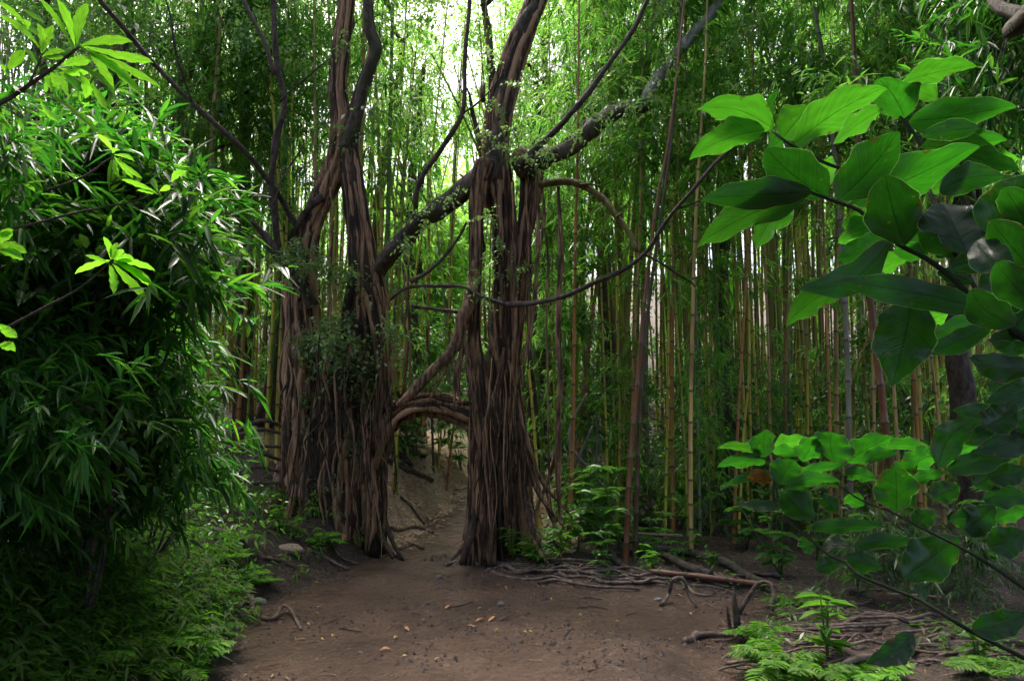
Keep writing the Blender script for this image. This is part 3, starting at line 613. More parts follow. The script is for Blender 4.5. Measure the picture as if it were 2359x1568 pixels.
for i, (px, Y, hw, colour, label) in enumerate(TR):
    line = [P(a, b, Y) for a, b in px]
    b = line[0]; b[2] = float(G(b[0], b[1])) - .03
    d = unit(line[-1] - line[-2]); d = unit(d + np.array([0, 0, .6]))
    top = line[-1]; hh = max(1.5, 9 - top[2])
    line += [top + d * hh * .5, top + d * hh]
    tall = px[-1][0] < 900 or px[-1][0] > 1300
    fol = FOL[i % 7] if tall else FOL_SHORT[i % 3]
    if Y < 9.75 and px[-1][0] < 1850: fol = None if 1440 < px[-1][0] < 1720 else FOL_HI[i % 2]
    if 860 < px[-1][0] < 1100: fol = None
    plant_bamboo(line, hw * pxm(Y), colour, label, fol, rng.uniform(.85, 1.05), None, None, 100 + i)

# the rest of the grove
def zone(px, Y):
    if px < 330: return 'deep behind the left thicket', 0
    if px < 640: return 'left of the twin-stemmed fig', 1
    if px < 880: return 'behind the twin-stemmed fig', 2
    if px < 1080: return 'beyond the root arch', 3
    if px < 1300: return 'behind the leaning fig', 4
    if px < 1500: return 'behind the thick leaning red-brown culm', 5
    if px < 1700: return 'behind the tall tan culm', 6
    if px < 1950: return 'behind the lower wavy leaves', 7
    return 'in the dark behind the upper wavy leaves', 8
cnames = ['olive', 'yellow', 'green', 'dark brown', 'tan', 'orange', 'red-brown', 'grey']
CULM_V = []
for k in range(6):
    h = 9.5 + k * .5; bend = .5 + .25 * k
    az = k * 1.1
    ln = np.array([[math.cos(az) * bend * t ** 2.2, math.sin(az) * bend * t ** 2.2, h * t] for t in np.linspace(0, 1, 8)])
    CULM_V.append((culm_mesh(ln, .04, .016, 300 + k)))
placed = []
tries = 0
while len(placed) < 248 and tries < 6000:
    tries += 1
    Y = 10.4 + 9.5 * rng.random() ** 1.7
    px = rng.uniform(-60, 2420)
    X = (px - CX) / F * Y
    if Y < 13 and (xl(Y) - .15 < X < xr(Y) + .2): continue
    if 640 < px < 900 and Y < 10.3: continue
    if any((X - a) ** 2 + (Y - b) ** 2 < .09 for a, b in placed): continue
    if 930 < px < 1110 and rng.random() < .55: continue
    placed.append((X, Y))
    ci = int(rng.choice(8, p=[.26, .32, .1, .07, .11, .09, .03, .02])); cn = cnames[ci]
    thick = rng.uniform(.45, 1.05); word = 'slender' if thick < .65 else 'stout' if thick > .9 else 'middling'
    deep = 'nearer' if Y < 12.5 else 'farther' if Y < 16 else 'farthest'
    zt, zi = zone(px, Y)
    lab = f'{word} {cn} bamboo culm, {deep} rows, {zt}'
    b = np.array([X, Y, float(G(X, Y)) - .03])
    root = empty('bamboo', b, lab, 'bamboo', f'{word} {cn} bamboo culms, {deep} rows, {zt}')
    gap = 900 < px < 1330
    c = link('culm', CULM_V[int(rng.integers(6))]); c.parent = root; hs = (.62 if gap else rng.uniform(.9, 1.2))
    c.scale = (thick, thick, hs); c.rotation_euler = (rng.normal(0, .035), rng.normal(0, .035), rng.uniform(0, 6.28))
    j = rng.uniform(.7, 1.3); c.color = (*[min(1, v * j) for v in COLS[cn]], 1)
    if rng.random() < (.6 if Y > 12.2 else .38 if px < 1350 else .52) or (px < 900 and rng.random() < .4): continue
    f = link('foliage', (FOL_SHORT[int(rng.integers(3))] if gap else FOL[int(rng.integers(7))] if rng.random() < (.6 if px < 1250 else .85) else FOL_LOW[int(rng.integers(4))]))
    f.parent = root; f.rotation_euler = (0, 0, rng.uniform(0, 6.28)); s = (.85 if gap else rng.uniform(.9, 1.2)); f.scale = (s, s, s)

SAP = [bamboo_foliage(.5, 2.8 + .3 * i, 22, 160 + i, .55, .17, .027, 4, 6) for i in range(3)]
SAPC = [culm_mesh(np.array([[0, 0, 0], [.05, 0, 1.4], [.2, .05, 3.]]), .012, .004, 170)]
for k in range(15):
    Y = rng.uniform(9.7, 12.5); px = rng.choice([rng.uniform(1270, 2350), rng.uniform(380, 640)], p=[.8, .2]); X = (px - CX) / F * Y
    if xl(Y) - .3 < X < xr(Y) + .5: continue
    zt, zi = zone(px, Y)
    root = empty('bamboo', (X, Y, float(G(X, Y)) - .02), f'short leafy young bamboo among the culms {zt}', 'bamboo', f'young bamboo plants {zt}')
    c = link('culm', SAPC[0]); c.parent = root; c.color = (.15, .2, .04, 1); c.rotation_euler = (0, 0, rng.uniform(0, 6.28)); sc = rng.uniform(.7, 1.15); c.scale = (sc,) * 3
    f = link('foliage', SAP[int(rng.integers(3))]); f.parent = root; f.rotation_euler = (0, 0, rng.uniform(0, 6.28)); f.scale = (sc,) * 3

# ------------------------------------------------------------------ far woods (one mass)
def far_woods():
    mb = MB(); cs = []; cs2 = []
    for _ in range(400):
        px = rng.uniform(-250, 2600); Y = rng.uniform(20, 34)
        if 930 < px < 1330: top = rng.choice([330, 420, 250], p=[.5, .35, .15])
        elif 840 < px <= 930 or 1700 < px < 1800: top = 90
        else: top = -350
        py = rng.uniform(top, 620)
        if (px > 1350 or px < 850) and py < 220 and rng.random() < .5: continue
        cs.append(P(px, py, Y))
    for _ in range(290):
        px = rng.uniform(850, 1380); py = rng.uniform(-120, 330)
        if any(((px - a) / c) ** 2 + ((py - b) / d) ** 2 < 1 for a, b, c, d in ((1075, 170, 34, 75), (905, 35, 38, 38), (1275, 105, 30, 45), (1292, 330, 20, 40), (1010, 60, 14, 30))): continue
        cs2.append(P(px, py, rng.uniform(15, 19)))
    twiggy_cloud(mb, cs2, 12, .42, .11, .05)
    cs += [P(rng.uniform(860, 1160), rng.uniform(430, 820), rng.uniform(20, 26)) for _ in range(60)]
    twiggy_cloud(mb, cs, 26, 1.25, .26, .10)
    for px in range(-200, 2600, 90):
        p = P(px + rng.uniform(-30, 30), 900, rng.uniform(21, 32)); g = float(G(p[0], p[1]))
        tube(mb, [(p[0], p[1], g - .2), (p[0] + .3, p[1], g + 4), (p[0] + rng.normal(0, .6), p[1], g + 8)], [.14, .1, .05], 6, .5)
    kind(tag(link('woods', mb.mesh('woods', M['wleaf'])), 'hazy green mass of woodland beyond the bamboo', 'woods'), 'stuff')
far_woods()
def far_culms():
    mb = MB(); n = 0
    while n < 330:
        Y = rng.uniform(14.5, 21); px = rng.uniform(-150, 2500); X = (px - CX) / F * Y
        if 900 < px < 1120 and rng.random() < .7: continue
        g0 = float(G(X, Y)); h = rng.uniform(6, 10); l = rng.normal(0, .35, 2)
        tube(mb, [(X, Y, g0 - .1), (X + l[0] * .3, Y, g0 + h * .5), (X + l[0], Y + l[1], g0 + h)], np.array([1, .85, .4]) * rng.uniform(.025, .05), 5, 1.2); n += 1
    o = link('bamboo_culms', mb.mesh('bamboo_culms', M['culm'])); o.color = (.16, .14, .035, 1)
    kind(tag(o, 'packed far bamboo culms fading into the dark at the back of the grove', 'bamboo'), 'stuff')
far_culms()

# broad-leaved trees overhead and behind the grove
def crown_tree(px, base_y, Y, top_py, spread, label, seed, lean=0, n=26, mat='wleaf', L=.10):
    g = np.random.default_rng(seed)
    b = P(px, base_y, Y); b[2] = float(G(b[0], b[1])) - .1
    t = P(px + lean, top_py, Y)
    root = empty('tree', b, label, 'tree')
    mb = MB(); m = (b + t) / 2 + np.array([g.normal(0, .3), 0, 0])
    tube(mb, [b, m, t], [.16, .12, .05], 9, .3, .15, .05)
    for k in range(6):
        s = b + (t - b) * g.uniform(.45, .95); e = s + np.array([g.normal(0, 1) * spread[0] * .6, g.normal(0, .7) * spread[0] * .5, g.uniform(.3, 1.4)])
        tube(mb, [s, (s + e) / 2 + np.array([0, 0, .15]), e], [.06, .04, .015], 6, .2, .15, .04)
    link('trunk', mb.mesh('trunk', M['limb']), root)
    mb = MB(); cs = t + g.normal(0, 1, (n, 3)) * np.array([spread[0], spread[0] * .8, spread[1]])
    twiggy_cloud(mb, cs, 22, .6, L, L * .42)
    link('crown', mb.mesh('crown', M[mat]), root)
crown_tree(300, 1150, 12.5, 40, (1.7, 1.1), 'dense tree with a dim green crown high above the left thicket', 1)
crown_tree(640, 1120, 13, 20, (1.5, 1.0), 'tree whose crown fills the top behind the twin-stemmed fig', 2)
crown_tree(80, 1150, 10.5, 60, (1.4, 1.2), 'dark tree crown in the upper left corner above the lobed leaves', 3, n=44, mat='dleaf')
crown_tree(1690, 1180, 12, 130, (.55, .8), 'dark drooping tree crown hanging in front of the bright gap above the tall tan culm', 4, n=16, mat='dleaf')
crown_tree(2250, 1180, 9, 90, (1.2, 1.1), 'dark leafy tree crown in the upper right corner', 5, n=34, mat='dleaf')
crown_tree(2060, 1150, 13.5, 60, (1.4, .9), 'sunlit pale green tree crown behind the thick grey bamboo culm', 6, n=20)

def overhang(b, tip, cs, label, seed, limbs):  # crowns added out of view overhead to shade the foreground
    g = np.random.default_rng(seed); b = np.array(b, float); b[2] = float(G(b[0], b[1])) - .1
    root = empty('tree', b, label, 'tree'); mb = MB(); tip = np.array(tip, float)
    tube(mb, [b, b * .5 + tip * .5 + np.array([.1, 0, .5]), tip], [.2, .15, .08], 9, .2, .15, .04)
    for l in limbs: tube(mb, l, np.linspace(.06, .02, len(l)), 8, .1, .2, .03)
    link('trunk', mb.mesh('trunk', M['limb']), root)
    mb = MB(); twiggy_cloud(mb, cs, 34, .62, .12, .048, 2); link('crown', mb.mesh('crown', M['dleaf']), root)
g = np.random.default_rng(77)
cs = [np.array([g.uniform(-.5, 6.5), g.uniform(-4.5, 4.4), g.uniform(4.7, 6.2)]) for _ in range(140)] + [P(g.uniform(2230, 2400), g.uniform(-40, 40), g.uniform(5, 6.5)) for _ in range(4)]  # crown over the viewpoint added for shade, apart from the few corner clumps
cs += [np.array([g.uniform(3.2, 7), g.uniform(4.2, 8), g.uniform(6.4, 7.8)]) for _ in range(50)]  # more unseen crown, added to darken the lower right
overhang((4.6, .6, 0), (4.0, .8, 5.2), cs, 'dark overhanging tree whose limb enters at the upper right corner, crown added for shade', 1, [[(4.2, .8, 4.6), P(2480, -60, 3.2), P(2400, 30, 3.6), P(2330, 25, 3.8), P(2290, 5, 3.9), P(2255, -60, 4.2)]])
cs = [np.array([g.uniform(-6.5, .2), g.uniform(-4.5, 4.6), g.uniform(4.75, 6.4)]) for _ in range(160)]  # unseen crown overhead, added to darken the left foreground
overhang((-4.8, .4, 0), (-4.2, .6, 5.2), cs, 'unseen overhanging tree added beyond the left edge to shade the thicket', 2, [])

crown_tree(420, 1130, 11, 150, (1.1, 1.2), 'broad-leaved tree with silvery small leaves right of the lobed leaves', 11, n=26, mat='hleaf', L=.075)
crown_tree(560, 1130, 12, -40, (1.4, 1.0), 'broad-leaved tree at the top edge left of the twin-stemmed fig', 12, n=28, mat='hleaf', L=.075)
crown_tree(600, 1130, 12.5, 230, (.9, 1.1), 'broad-leaved tree with silvery leaves just left of the twin stems', 13, n=26, mat='hleaf', L=.075)
crown_tree(250, 1150, 9.5, 120, (1.1, 1.0), 'dim broad-leaved tree behind the lobed leaves', 15, n=22, mat='dleaf', L=.085)
crown_tree(965, 1100, 14, 170, (.42, .6), 'small lacy tree crown left of the bright sky gap', 16, n=9, L=.075)
crown_tree(1110, 1100, 13, -40, (1.1, .45), 'lacy tree crown along the top edge above the bright sky gap', 17, n=14, L=.075)
crown_tree(1235, 1100, 14, 190, (.45, .8), 'lacy tree crown right behind the leaning leader of the right fig', 18, n=12, L=.075)
crown_tree(1255, 1100, 15, 40, (.8, 1.1), 'thin lacy tree crown against the bright sky right of the leaning fig top', 7, n=15, L=.08)
crown_tree(930, 1100, 15, 90, (.5, .9), 'lacy tree crown just right of the top of the twin-stemmed fig', 8, n=9, L=.08)
crown_tree(1420, 1120, 14, 90, (1.2, .9), 'leafy tree crown behind the spreading right limb of the leaning fig', 9, n=17, L=.09)
# ------------------------------------------------------------------ broad leaves (ginger, lobed shrub)
def blade(base, tip, w, Yb, Yt, tilt=.6, wave=.10, waves=4., fold=.18, bow=.10, shape='ginger', nu=18, nv=8, seed=0):
    """one broad leaf from pixel base to pixel tip, half width w px, built at its own distance"""
    g = np.random.default_rng(seed)
    B = P(*base, Yb); T = P(*tip, Yt)
    ax = T - B; Ln = np.linalg.norm(ax); ax /= Ln
    v = unit(CAM - (B + T) / 2); a0 = unit(np.cross(ax, v)); v2 = np.cross(a0, ax); 
    if v2 @ v < 0: v2 = -v2
    if a0[2] < 0: a0 = -a0
    a = a0 * math.cos(tilt) + v2 * math.sin(tilt); n = np.cross(ax, a)
    if n[2] < 0: n = -n
    hw = w * pxm((Yb + Yt) / 2) / max(.55, math.cos(tilt))
    u = np.linspace(0, 1, nu); s = np.linspace(-1, 1, nv)
    if shape == 'ginger': prof = np.sin(math.pi * u ** .82) ** .72 * (1 - .25 * u ** 6); prof[-1] = .02; prof = np.maximum(prof, .03)
    else: prof = (u ** .75 * (1 - u ** 3.5)) * 1.55; prof = np.maximum(prof, .05)
    ph = g.random(4) * 6.28
    U, S = np.meshgrid(u, s, indexing='ij')
    ed = 1 + wave * .55 * (np.sin(U * waves * 6.28 + np.where(S > 0, ph[0], ph[1])) + .5 * np.sin(U * waves * 13.1 + np.where(S > 0, ph[2], ph[3]))) * np.abs(S)
    wid = hw * prof[:, None] * S * ed
    lift = hw * (fold * np.abs(S) * prof[:, None] + wave * 1.5 * np.sin(U * waves * 6.28 + np.where(S > 0, ph[2], ph[3])) * S * S * prof[:, None]) - Ln * bow * (2 * U - 1) ** 2 + Ln * bow * .5
    lift = lift - (lift[0, nv // 2]) * 0
    side = Ln * .05 * g.normal() * np.sin(U * math.pi)
    V = B + ax * (Ln * U)[..., None] + a * (wid + side)[..., None] + n * (lift - Ln * bow * -.5)[..., None]
    V = V + np.where(U[..., None] > .93, np.array([0, 0, -1]) * Ln * .35 * (U[..., None] - .93), 0)
    f = [(i * nv + j, i * nv + j + 1, (i + 1) * nv + j + 1, (i + 1) * nv + j) for i in range(nu - 1) for j in range(nv - 1)]
    mb = MB(); mb.add(V.reshape(-1, 3), f, None, np.stack([U.ravel(), S.ravel()], 1))
    return mb

def stemtube(root, lst, Y, Y2, r0, r1, mat='stem', name='stem'):
    mb = MB(); p = pts(lst, Y, Y2); tube(mb, p, np.linspace(r0, r1, len(p)) * pxm((Y + Y2) / 2), 8, .03, .08)
    return link(name, mb.mesh(name, M[mat]), root)

# (base, tip, full width, depth at base, tilt) in the enlarged photo crop: x = 1568 + z/2, y = z/2
UP = [((425, 600), (72, 500), 130, 2.25, .7), ((385, 600), (38, 728), 125, 2.2, .8), ((470, 640), (402, 690), 90, 2.3, .6), ((470, 640), (600, 485), 150, 2.3, .7),
 ((520, 668), (948, 400), 150, 2.2, .8), ((930, 505), (702, 660), 90, 2.4, .8), ((1030, 545), (905, 360), 170, 2.4, .5), ((1010, 388), (1362, 300), 95, 2.35, .9),
 ((1038, 420), (1182, 460), 95, 2.45, .8), ((1050, 560), (1545, 482), 150, 2.25, .4), ((1375, 590), (1105, 622), 90, 2.1, .2), ((668, 908), (388, 680), 210, 2.0, .35),
 ((728, 920), (1008, 600), 200, 2.0, .45), ((605, 885), (88, 915), 135, 1.95, .3), ((590, 890), (74, 1128), 150, 1.98, .7), ((550, 888), (345, 1142), 150, 2.05, .8),
 ((790, 935), (1375, 662), 180, 2.05, .5), ((1030, 1132), (940, 800), 230, 1.85, .0), ((1320, 1170), (1200, 930), 250, 1.8, -.75), ((930, 1000), (740, 1035), 110, 2.2, .8),
 ((890, 1045), (722, 1118), 95, 2.2, .85), ((965, 1108), (714, 1190), 120, 2.05, .5), ((965, 1110), (545, 1325), 140, 1.9, .1), ((1400, 1425), (690, 1290), 130, 1.75, -.05),
 ((770, 1300), (484, 1497), 120, 2.0, .65), ((1065, 1384), (972, 1768), 240, 1.85, .1), ((1440, 1490), (1100, 1620), 95, 1.9, .1), ((1450, 1480), (1120, 1560), 80, 2.05, .4),
 ((1390, 1065), (1610, 800), 220, 1.8, .15), ((1190, 880), (1492, 810), 130, 2.0, .2), ((1150, 880), (1402, 765), 80, 2.3, .85), ((1390, 800), (1555, 730), 120, 2.3, .85),
 ((1100, 680), (1475, 705), 110, 2.25, .7), ((1430, 1050), (1640, 985), 110, 2.2, .8), ((1240, 1240), (1620, 1130), 120, 1.85, .15), ((1360, 1110), (1535, 1265), 150, 1.7, -.2),
 ((1400, 1400), (1620, 1270), 230, 1.75, .0), ((1095, 1165), (1160, 990), 150, 2.1, .3), ((1180, 1190), (1265, 1100), 70, 2.0, .3), ((1130, 1190), (980, 1150), 90, 2.1, .6),
 ((900, 1250), (1050, 1180), 80, 2.25, .8), ((1480, 1300), (1640, 1180), 160, 1.95, .2), ((1420, 900), (1640, 900), 170, 2.1, .3), ((1300, 700), (1560, 780), 110, 2.2, .5),
 ((930, 1360), (1120, 1330), 110, 2.15, .7), ((1130, 1490), (1245, 1420), 80, 2.2, .8), ((680, 860), (690, 715), 80, 2.3, .7), ((1500, 1550), (1640, 1390), 200, 1.8, .0),
 ((1210, 720), (1500, 640), 110, 2.3, .6), ((410, 560), (448, 405), 40, 2.3, .5),
 ((1540, 1500), (1330, 1330), 151, 1.7, .0), ((1620, 1250), (1420, 1010), 165, 1.7, .05), ((1640, 1420), (1450, 1200), 158, 1.65, .0), ((1600, 1050), (1480, 860), 136, 1.75, .1), ((1640, 1600), (1420, 1560), 129, 1.8, .0), ((1330, 1180), (1090, 1010), 108, 1.95, .1), ((1350, 1300), (1180, 1250), 79, 1.9, .1), ((1640, 1700), (1330, 1640), 122, 1.75, .0), ((1640, 1780), (1400, 1850), 122, 1.8, .1), ((1600, 1900), (1250, 1880), 108, 1.9, .1), ((1640, 2000), (1350, 2080), 122, 1.8, .05), ((1600, 1680), (1420, 1790), 93, 1.9, .3)]
def zc(z): return (1568 + z[0] / 2, z[1] / 2)
root = empty('wavy_leaf_shrub', (2.2, 2.0, G(2.2, 2.0)), 'tall shrub with big wavy-edged green leaves leaning in from the right edge at eye level', 'shrub')
for i, (b, t, w, Y, tilt) in enumerate(UP):
    b2, t2 = zc(b), zc(t); upf = (b2[1] - t2[1]) * pxm(Y)
    mb = blade(b2, t2, w / 4 * 1.12, Y, Y - .45 * upf * (1 if tilt >= 0 else -1.6) - .02, tilt, .12, rng.uniform(1.7, 2.6), .2, .05, nu=26, nv=9, seed=500 + i)
    o = link('leaf', mb.mesh('leaf', M['ginger_shaded' if tilt <= .35 else 'ginger' if tilt <= .6 else 'ginger_lit']), root)
    if i == 18: o['label'] = 'dark wet leaf whose top face mirrors the sky'
S = lambda l: [zc(z) for z in l]
stemtube(root, S([(590, 885), (730, 935), (820, 970), (930, 1060), (1010, 1130), (1130, 1190), (1250, 1280), (1340, 1370), (1430, 1450), (1500, 1510), (1620, 1580), (1900, 1750)]), 2.0, 1.75, 4, 9)
stemtube(root, S([(1010, 540), (1090, 640), (1110, 760), (1130, 850), (1200, 1000), (1270, 1160), (1390, 1390), (1440, 1470)]), 2.35, 1.9, 4, 6)
stemtube(root, S([(420, 600), (480, 650), (640, 740), (860, 830), (1130, 1000), (1270, 1180)]), 2.28, 1.95, 3, 5)
mb = MB(); tube(mb, [P(2500, 860, 1.75), (1.9, 1.85, .6), (2.2, 2.0, float(G(2.2, 2.0)) - .05)], [.014, .018, .02], 8, .05, .1)
link('stem', mb.mesh('stem', M['stem']), root)

LOW = [((490, 350), (485, 150), 160, 2.4, .5), ((460, 320), (135, 280), 60, 2.4, .7), ((490, 390), (140, 412), 90, 2.4, .6), ((545, 290), (782, 208), 90, 2.5, .7), ((540, 300), (762, 335), 80, 2.45, .6),
 ((520, 460), (195, 545), 60, 2.35, .4), ((590, 545), (700, 365), 190, 2.3, .25), ((760, 385), (855, 195), 150, 2.4, .4), ((990, 395), (975, 163), 250, 2.35, .4), ((1080, 390), (1412, 198), 160, 2.4, .5),
 ((1180, 372), (1452, 320), 90, 2.35, .5), ((640, 545), (1072, 398), 80, 2.3, .5), ((650, 565), (1035, 520), 90, 2.25, .4), ((1060, 450), (1302, 515), 90, 2.3, .4), ((1440, 745), (1430, 415), 250, 2.2, .2),
 ((1340, 262), (1692, 285), 80, 2.5, .6), ((1480, 405), (1785, 275), 140, 2.35, .4), ((1540, 545), (1805, 458), 80, 2.3, .5), ((1740, 425), (2040, 60), 190, 1.9, .05), ((600, 712), (280, 690), 70, 2.3, -.4),
 ((620, 610), (845, 800), 190, 2.25, .2), ((820, 862), (1338, 842), 95, 2.25, .35), ((1120, 992), (1595, 960), 100, 2.2, .3), ((1490, 1220), (1890, 920), 270, 2.1, .15), ((760, 920), (812, 1055), 100, 2.3, .3),
 ((900, 1003), (1112, 988), 80, 2.2, -.7), ((850, 1165), (1035, 1108), 110, 2.25, .3), ((1080, 1080), (1335, 1152), 140, 2.2, .2), ((2150, 840), (1818, 800), 170, 2.0, .1), ((1800, 445), (2360, 250), 150, 1.9, .1),
 ((1760, 405), (2052, 235), 110, 2.2, .6), ((1890, 235), (2310, 90), 120, 1.9, .05), ((2060, 650), (2400, 640), 150, 2.0, .1), ((2150, 800), (2400, 730), 130, 2.1, .4), ((1560, 1620), (1215, 1835), 150, 1.9, .05),
 ((1500, 1660), (1315, 1860), 90, 1.95, .1), ((1545, 1310), (1742, 1108), 45, 2.2, -.6), ((1655, 1375), (1560, 1270), 140, 2.15, -.8), ((1980, 1600), (2400, 1480), 170, 1.9, .1), ((2050, 380), (2400, 300), 130, 2.0, .3),
 ((2100, 500), (2400, 450), 150, 1.9, .0), ((1820, 250), (1870, 170), 80, 2.4, .6), ((1500, 660), (1575, 690), 110, 2.3, .5), ((820, 700), (620, 560), 130, 2.35, .3), ((900, 650), (1010, 760), 110, 2.3, .2), ((1200, 700), (1080, 620), 100, 2.35, .4), ((1560, 850), (1720, 760), 130, 2.25, .3), ((1700, 640), (1900, 560), 150, 2.1, .1),
 ((1900, 900), (2150, 700), 190, 2.0, .1), ((2000, 560), (2200, 420), 170, 2.0, .05), ((1650, 300), (1850, 330), 100, 2.3, .4), ((2100, 1000), (2360, 880), 200, 1.95, .1), ((1400, 480), (1600, 380), 120, 2.35, .4), ((2200, 180), (2400, 60), 190, 1.8, .0), ((2050, 130), (2300, -40), 200, 1.75, .0)]
def zl(z): return (1607 + .3184 * z[0], 941 + .3184 * z[1])
root = empty('wavy_leaf_shrub', (2.0, 2.3, G(2.0, 2.3)), 'lower clump of wavy-edged leaves on dark arching stems, with one dead brown leaf', 'shrub')
for i, (b, t, w, Y, tilt) in enumerate(LOW):
    b2, t2 = zl(b), zl(t); upf = (b2[1] - t2[1]) * pxm(Y)
    mb = blade(b2, t2, w * .3184 / 2 * 1.15, Y, Y - .4 * upf * (1 if tilt >= 0 else -1.6) - .02, tilt, .15, rng.uniform(1.9, 2.9), .22, .06, nu=24, nv=9, seed=700 + i)
    link('leaf', mb.mesh('leaf', M['ginger_shaded' if tilt <= .3 else 'ginger' if tilt <= .6 else 'ginger_lit']), root)  # painted shade and light again chosen by tilt
o = link('leaf', blade(zl((532, 528)), zl((355, 490)), 17, 2.35, 2.33, .3, .25, 2.4, .3, .08, seed=5).mesh('leaf', M['dead_leaf']), root); o['label'] = 'dead orange-brown curled leaf'
S = lambda l: [zl(z) for z in l]
stemtube(root, S([(510, 345), (560, 540), (600, 700), (640, 800), (740, 890), (850, 970), (950, 1060), (1070, 1110), (1160, 1200), (1400, 1300), (1600, 1380), (1750, 1470), (2000, 1620), (2360, 1800), (2700, 2000)]), 2.4, 1.85, 2.2, 5)
stemtube(root, S([(1000, 540), (1180, 660), (1390, 740), (1500, 800), (1700, 900), (1900, 1000), (2150, 1150), (2500, 1400)]), 2.3, 1.9, 2, 4.5)
mb = MB(); tube(mb, [P(2467, 1578, 1.85), (1.75, 2.05, .3), (2.0, 2.3, float(G(2.0, 2.3)) - .05)], [.012, .014, .016], 8, .05, .1)
link('stem', mb.mesh('stem', M['stem']), root)

# ------------------------------------------------------------------ lobed-leaf plants at the left
def zp(z): return (z[0] * .35, z[1] * .35)
def lobed(label, bl, stems, Y, base, f=zp, wmul=.35):
    root = empty('lobed_leaf_plant', base, label, 'plant')
    for i, (b, t, w, tilt) in enumerate(bl):
        b2, t2 = f(b), f(t); dy = (b2[1] - t2[1]) * pxm(Y)
        mb = blade(b2, t2, w * wmul / 2 * .72, Y + rng.normal(0, .03), Y - .35 * dy + rng.normal(0, .05), tilt, .12, rng.uniform(3.5, 5), .25, .05, 'lance', 16, 6, seed=900 + i)
        link('leaflet', mb.mesh('leaflet', M['palm_leaf']), root)
    for l, r0, r1 in stems: stemtube(root, [f(q) for q in l], Y, Y - .05, r0, r1, 'twig')
    return root
lobed('plant with big bright finger-lobed leaves at the upper left edge', [
 ((490, 300), (378, -10), 90, .6), ((508, 292), (582, 20), 120, .6), ((530, 300), (872, 270), 100, .6), ((540, 305), (1008, 402), 95, .7), ((540, 310), (1062, 575), 75, .8), ((550, 312), (942, 645), 95, .8), ((570, 322), (750, 582), 85, .7),
 ((470, 300), (250, -20), 60, .4), ((380, 425), (605, 380), 110, .3), ((270, 350), (250, 150), 80, .6), ((280, 350), (352, 165), 95, .6), ((275, 375), (432, 335), 60, .6), ((275, 385), (425, 380), 50, .5), ((268, 325), (-10, 95), 70, .5),
 ((300, 150), (150, 60), 50, .3), ((330, 480), (442, 628), 80, .7), ((385, 480), (522, 600), 80, .7), ((520, 470), (560, 645), 100, .7), ((600, 550), (700, 715), 80, .6), ((480, 430), (772, 650), 55, -.7), ((280, 480), (345, 590), 80, .7),
 ((190, 190), (-10, 10), 60, .4), ((140, 130), (185, 190), 60, .5), ((330, 490), (380, 600), 70, .7), ((250, 590), (640, 865), 55, -.8), ((90, 560), (225, 640), 80, -.9), ((260, 640), (385, 800), 60, -.7), ((40, 470), (160, 330), 110, .2), ((0, 420), (60, 500), 60, .7), ((30, 200), (260, 470), 45, -.7), ((390, 480), (590, 480), 90, .6)],
 [([(520, 310), (420, 390), (350, 450), (190, 560), (60, 650), (-120, 760), (-400, 1100)], 3, 7), ([(270, 370), (240, 450), (190, 560)], 2, 3)], 3.0, (-2.6, 2.6, float(G(-2.6, 2.6))))
lobed('smaller finger-lobed leaf pair hanging in the upper part of the left thicket', [((750, 1000), (640, 882), 50, .6), ((740, 1010), (785, 985), 40, .6), ((750, 1020), (885, 1062), 45, .7), ((750, 1030), (935, 1172), 45, .7), ((750, 1035), (875, 1172), 50, .7), ((745, 1040), (785, 1165), 55, .7),
 ((1030, 1270), (800, 1180), 55, .6), ((1040, 1260), (1000, 1175), 60, .5), ((1050, 1260), (1120, 1225), 60, .5), ((1130, 1200), (1220, 1120), 80, .7), ((1040, 1280), (900, 1250), 40, .5)],
 [([(750, 1030), (680, 1070), (560, 1160), (300, 1260)], 2, 3), ([(1040, 1270), (860, 1330), (500, 1400), (200, 1480), (-60, 1540), (-300, 1700)], 2, 4)], 3.4, (-2.9, 3.1, float(G(-2.9, 3.1))))
zq = lambda z: (.392 * z[0], 470 + .392 * z[1])
lobed('drooping finger-lobed leaf in the middle of the left thicket', [((650, 330), (440, 405), 60, .6), ((650, 325), (608, 190), 55, .6), ((655, 325), (690, 225), 60, .6), ((660, 325), (720, 265), 60, .6), ((665, 325), (785, 315), 80, .6), ((670, 325), (912, 388), 60, .7), ((670, 335), (890, 455), 60, .7), ((665, 340), (902, 500), 60, .7), ((660, 350), (862, 565), 80, .7), ((640, 350), (668, 522), 80, .6), ((640, 345), (500, 300), 40, .5)],
 [([(655, 330), (560, 420), (430, 520), (200, 640), (-100, 800)], 2, 4)], 3.3, (-2.7, 3.4, float(G(-2.7, 3.4))), zq, .392)
lobed('finger-lobed leaves cut off by the left edge beside the thicket', [((-40, 250), (75, 165), 90, .6), ((-40, 260), (160, 280), 100, .6), ((-40, 270), (140, 320), 90, .6), ((-30, 180), (80, 150), 60, .5), ((-20, 700), (100, 780), 90, .2), ((0, 820), (90, 860), 90, .4)],
 [([(-40, 260), (-160, 320), (-400, 500)], 3, 4)], 2.6, (-2.4, 2.2, float(G(-2.4, 2.2))), zq, .392)

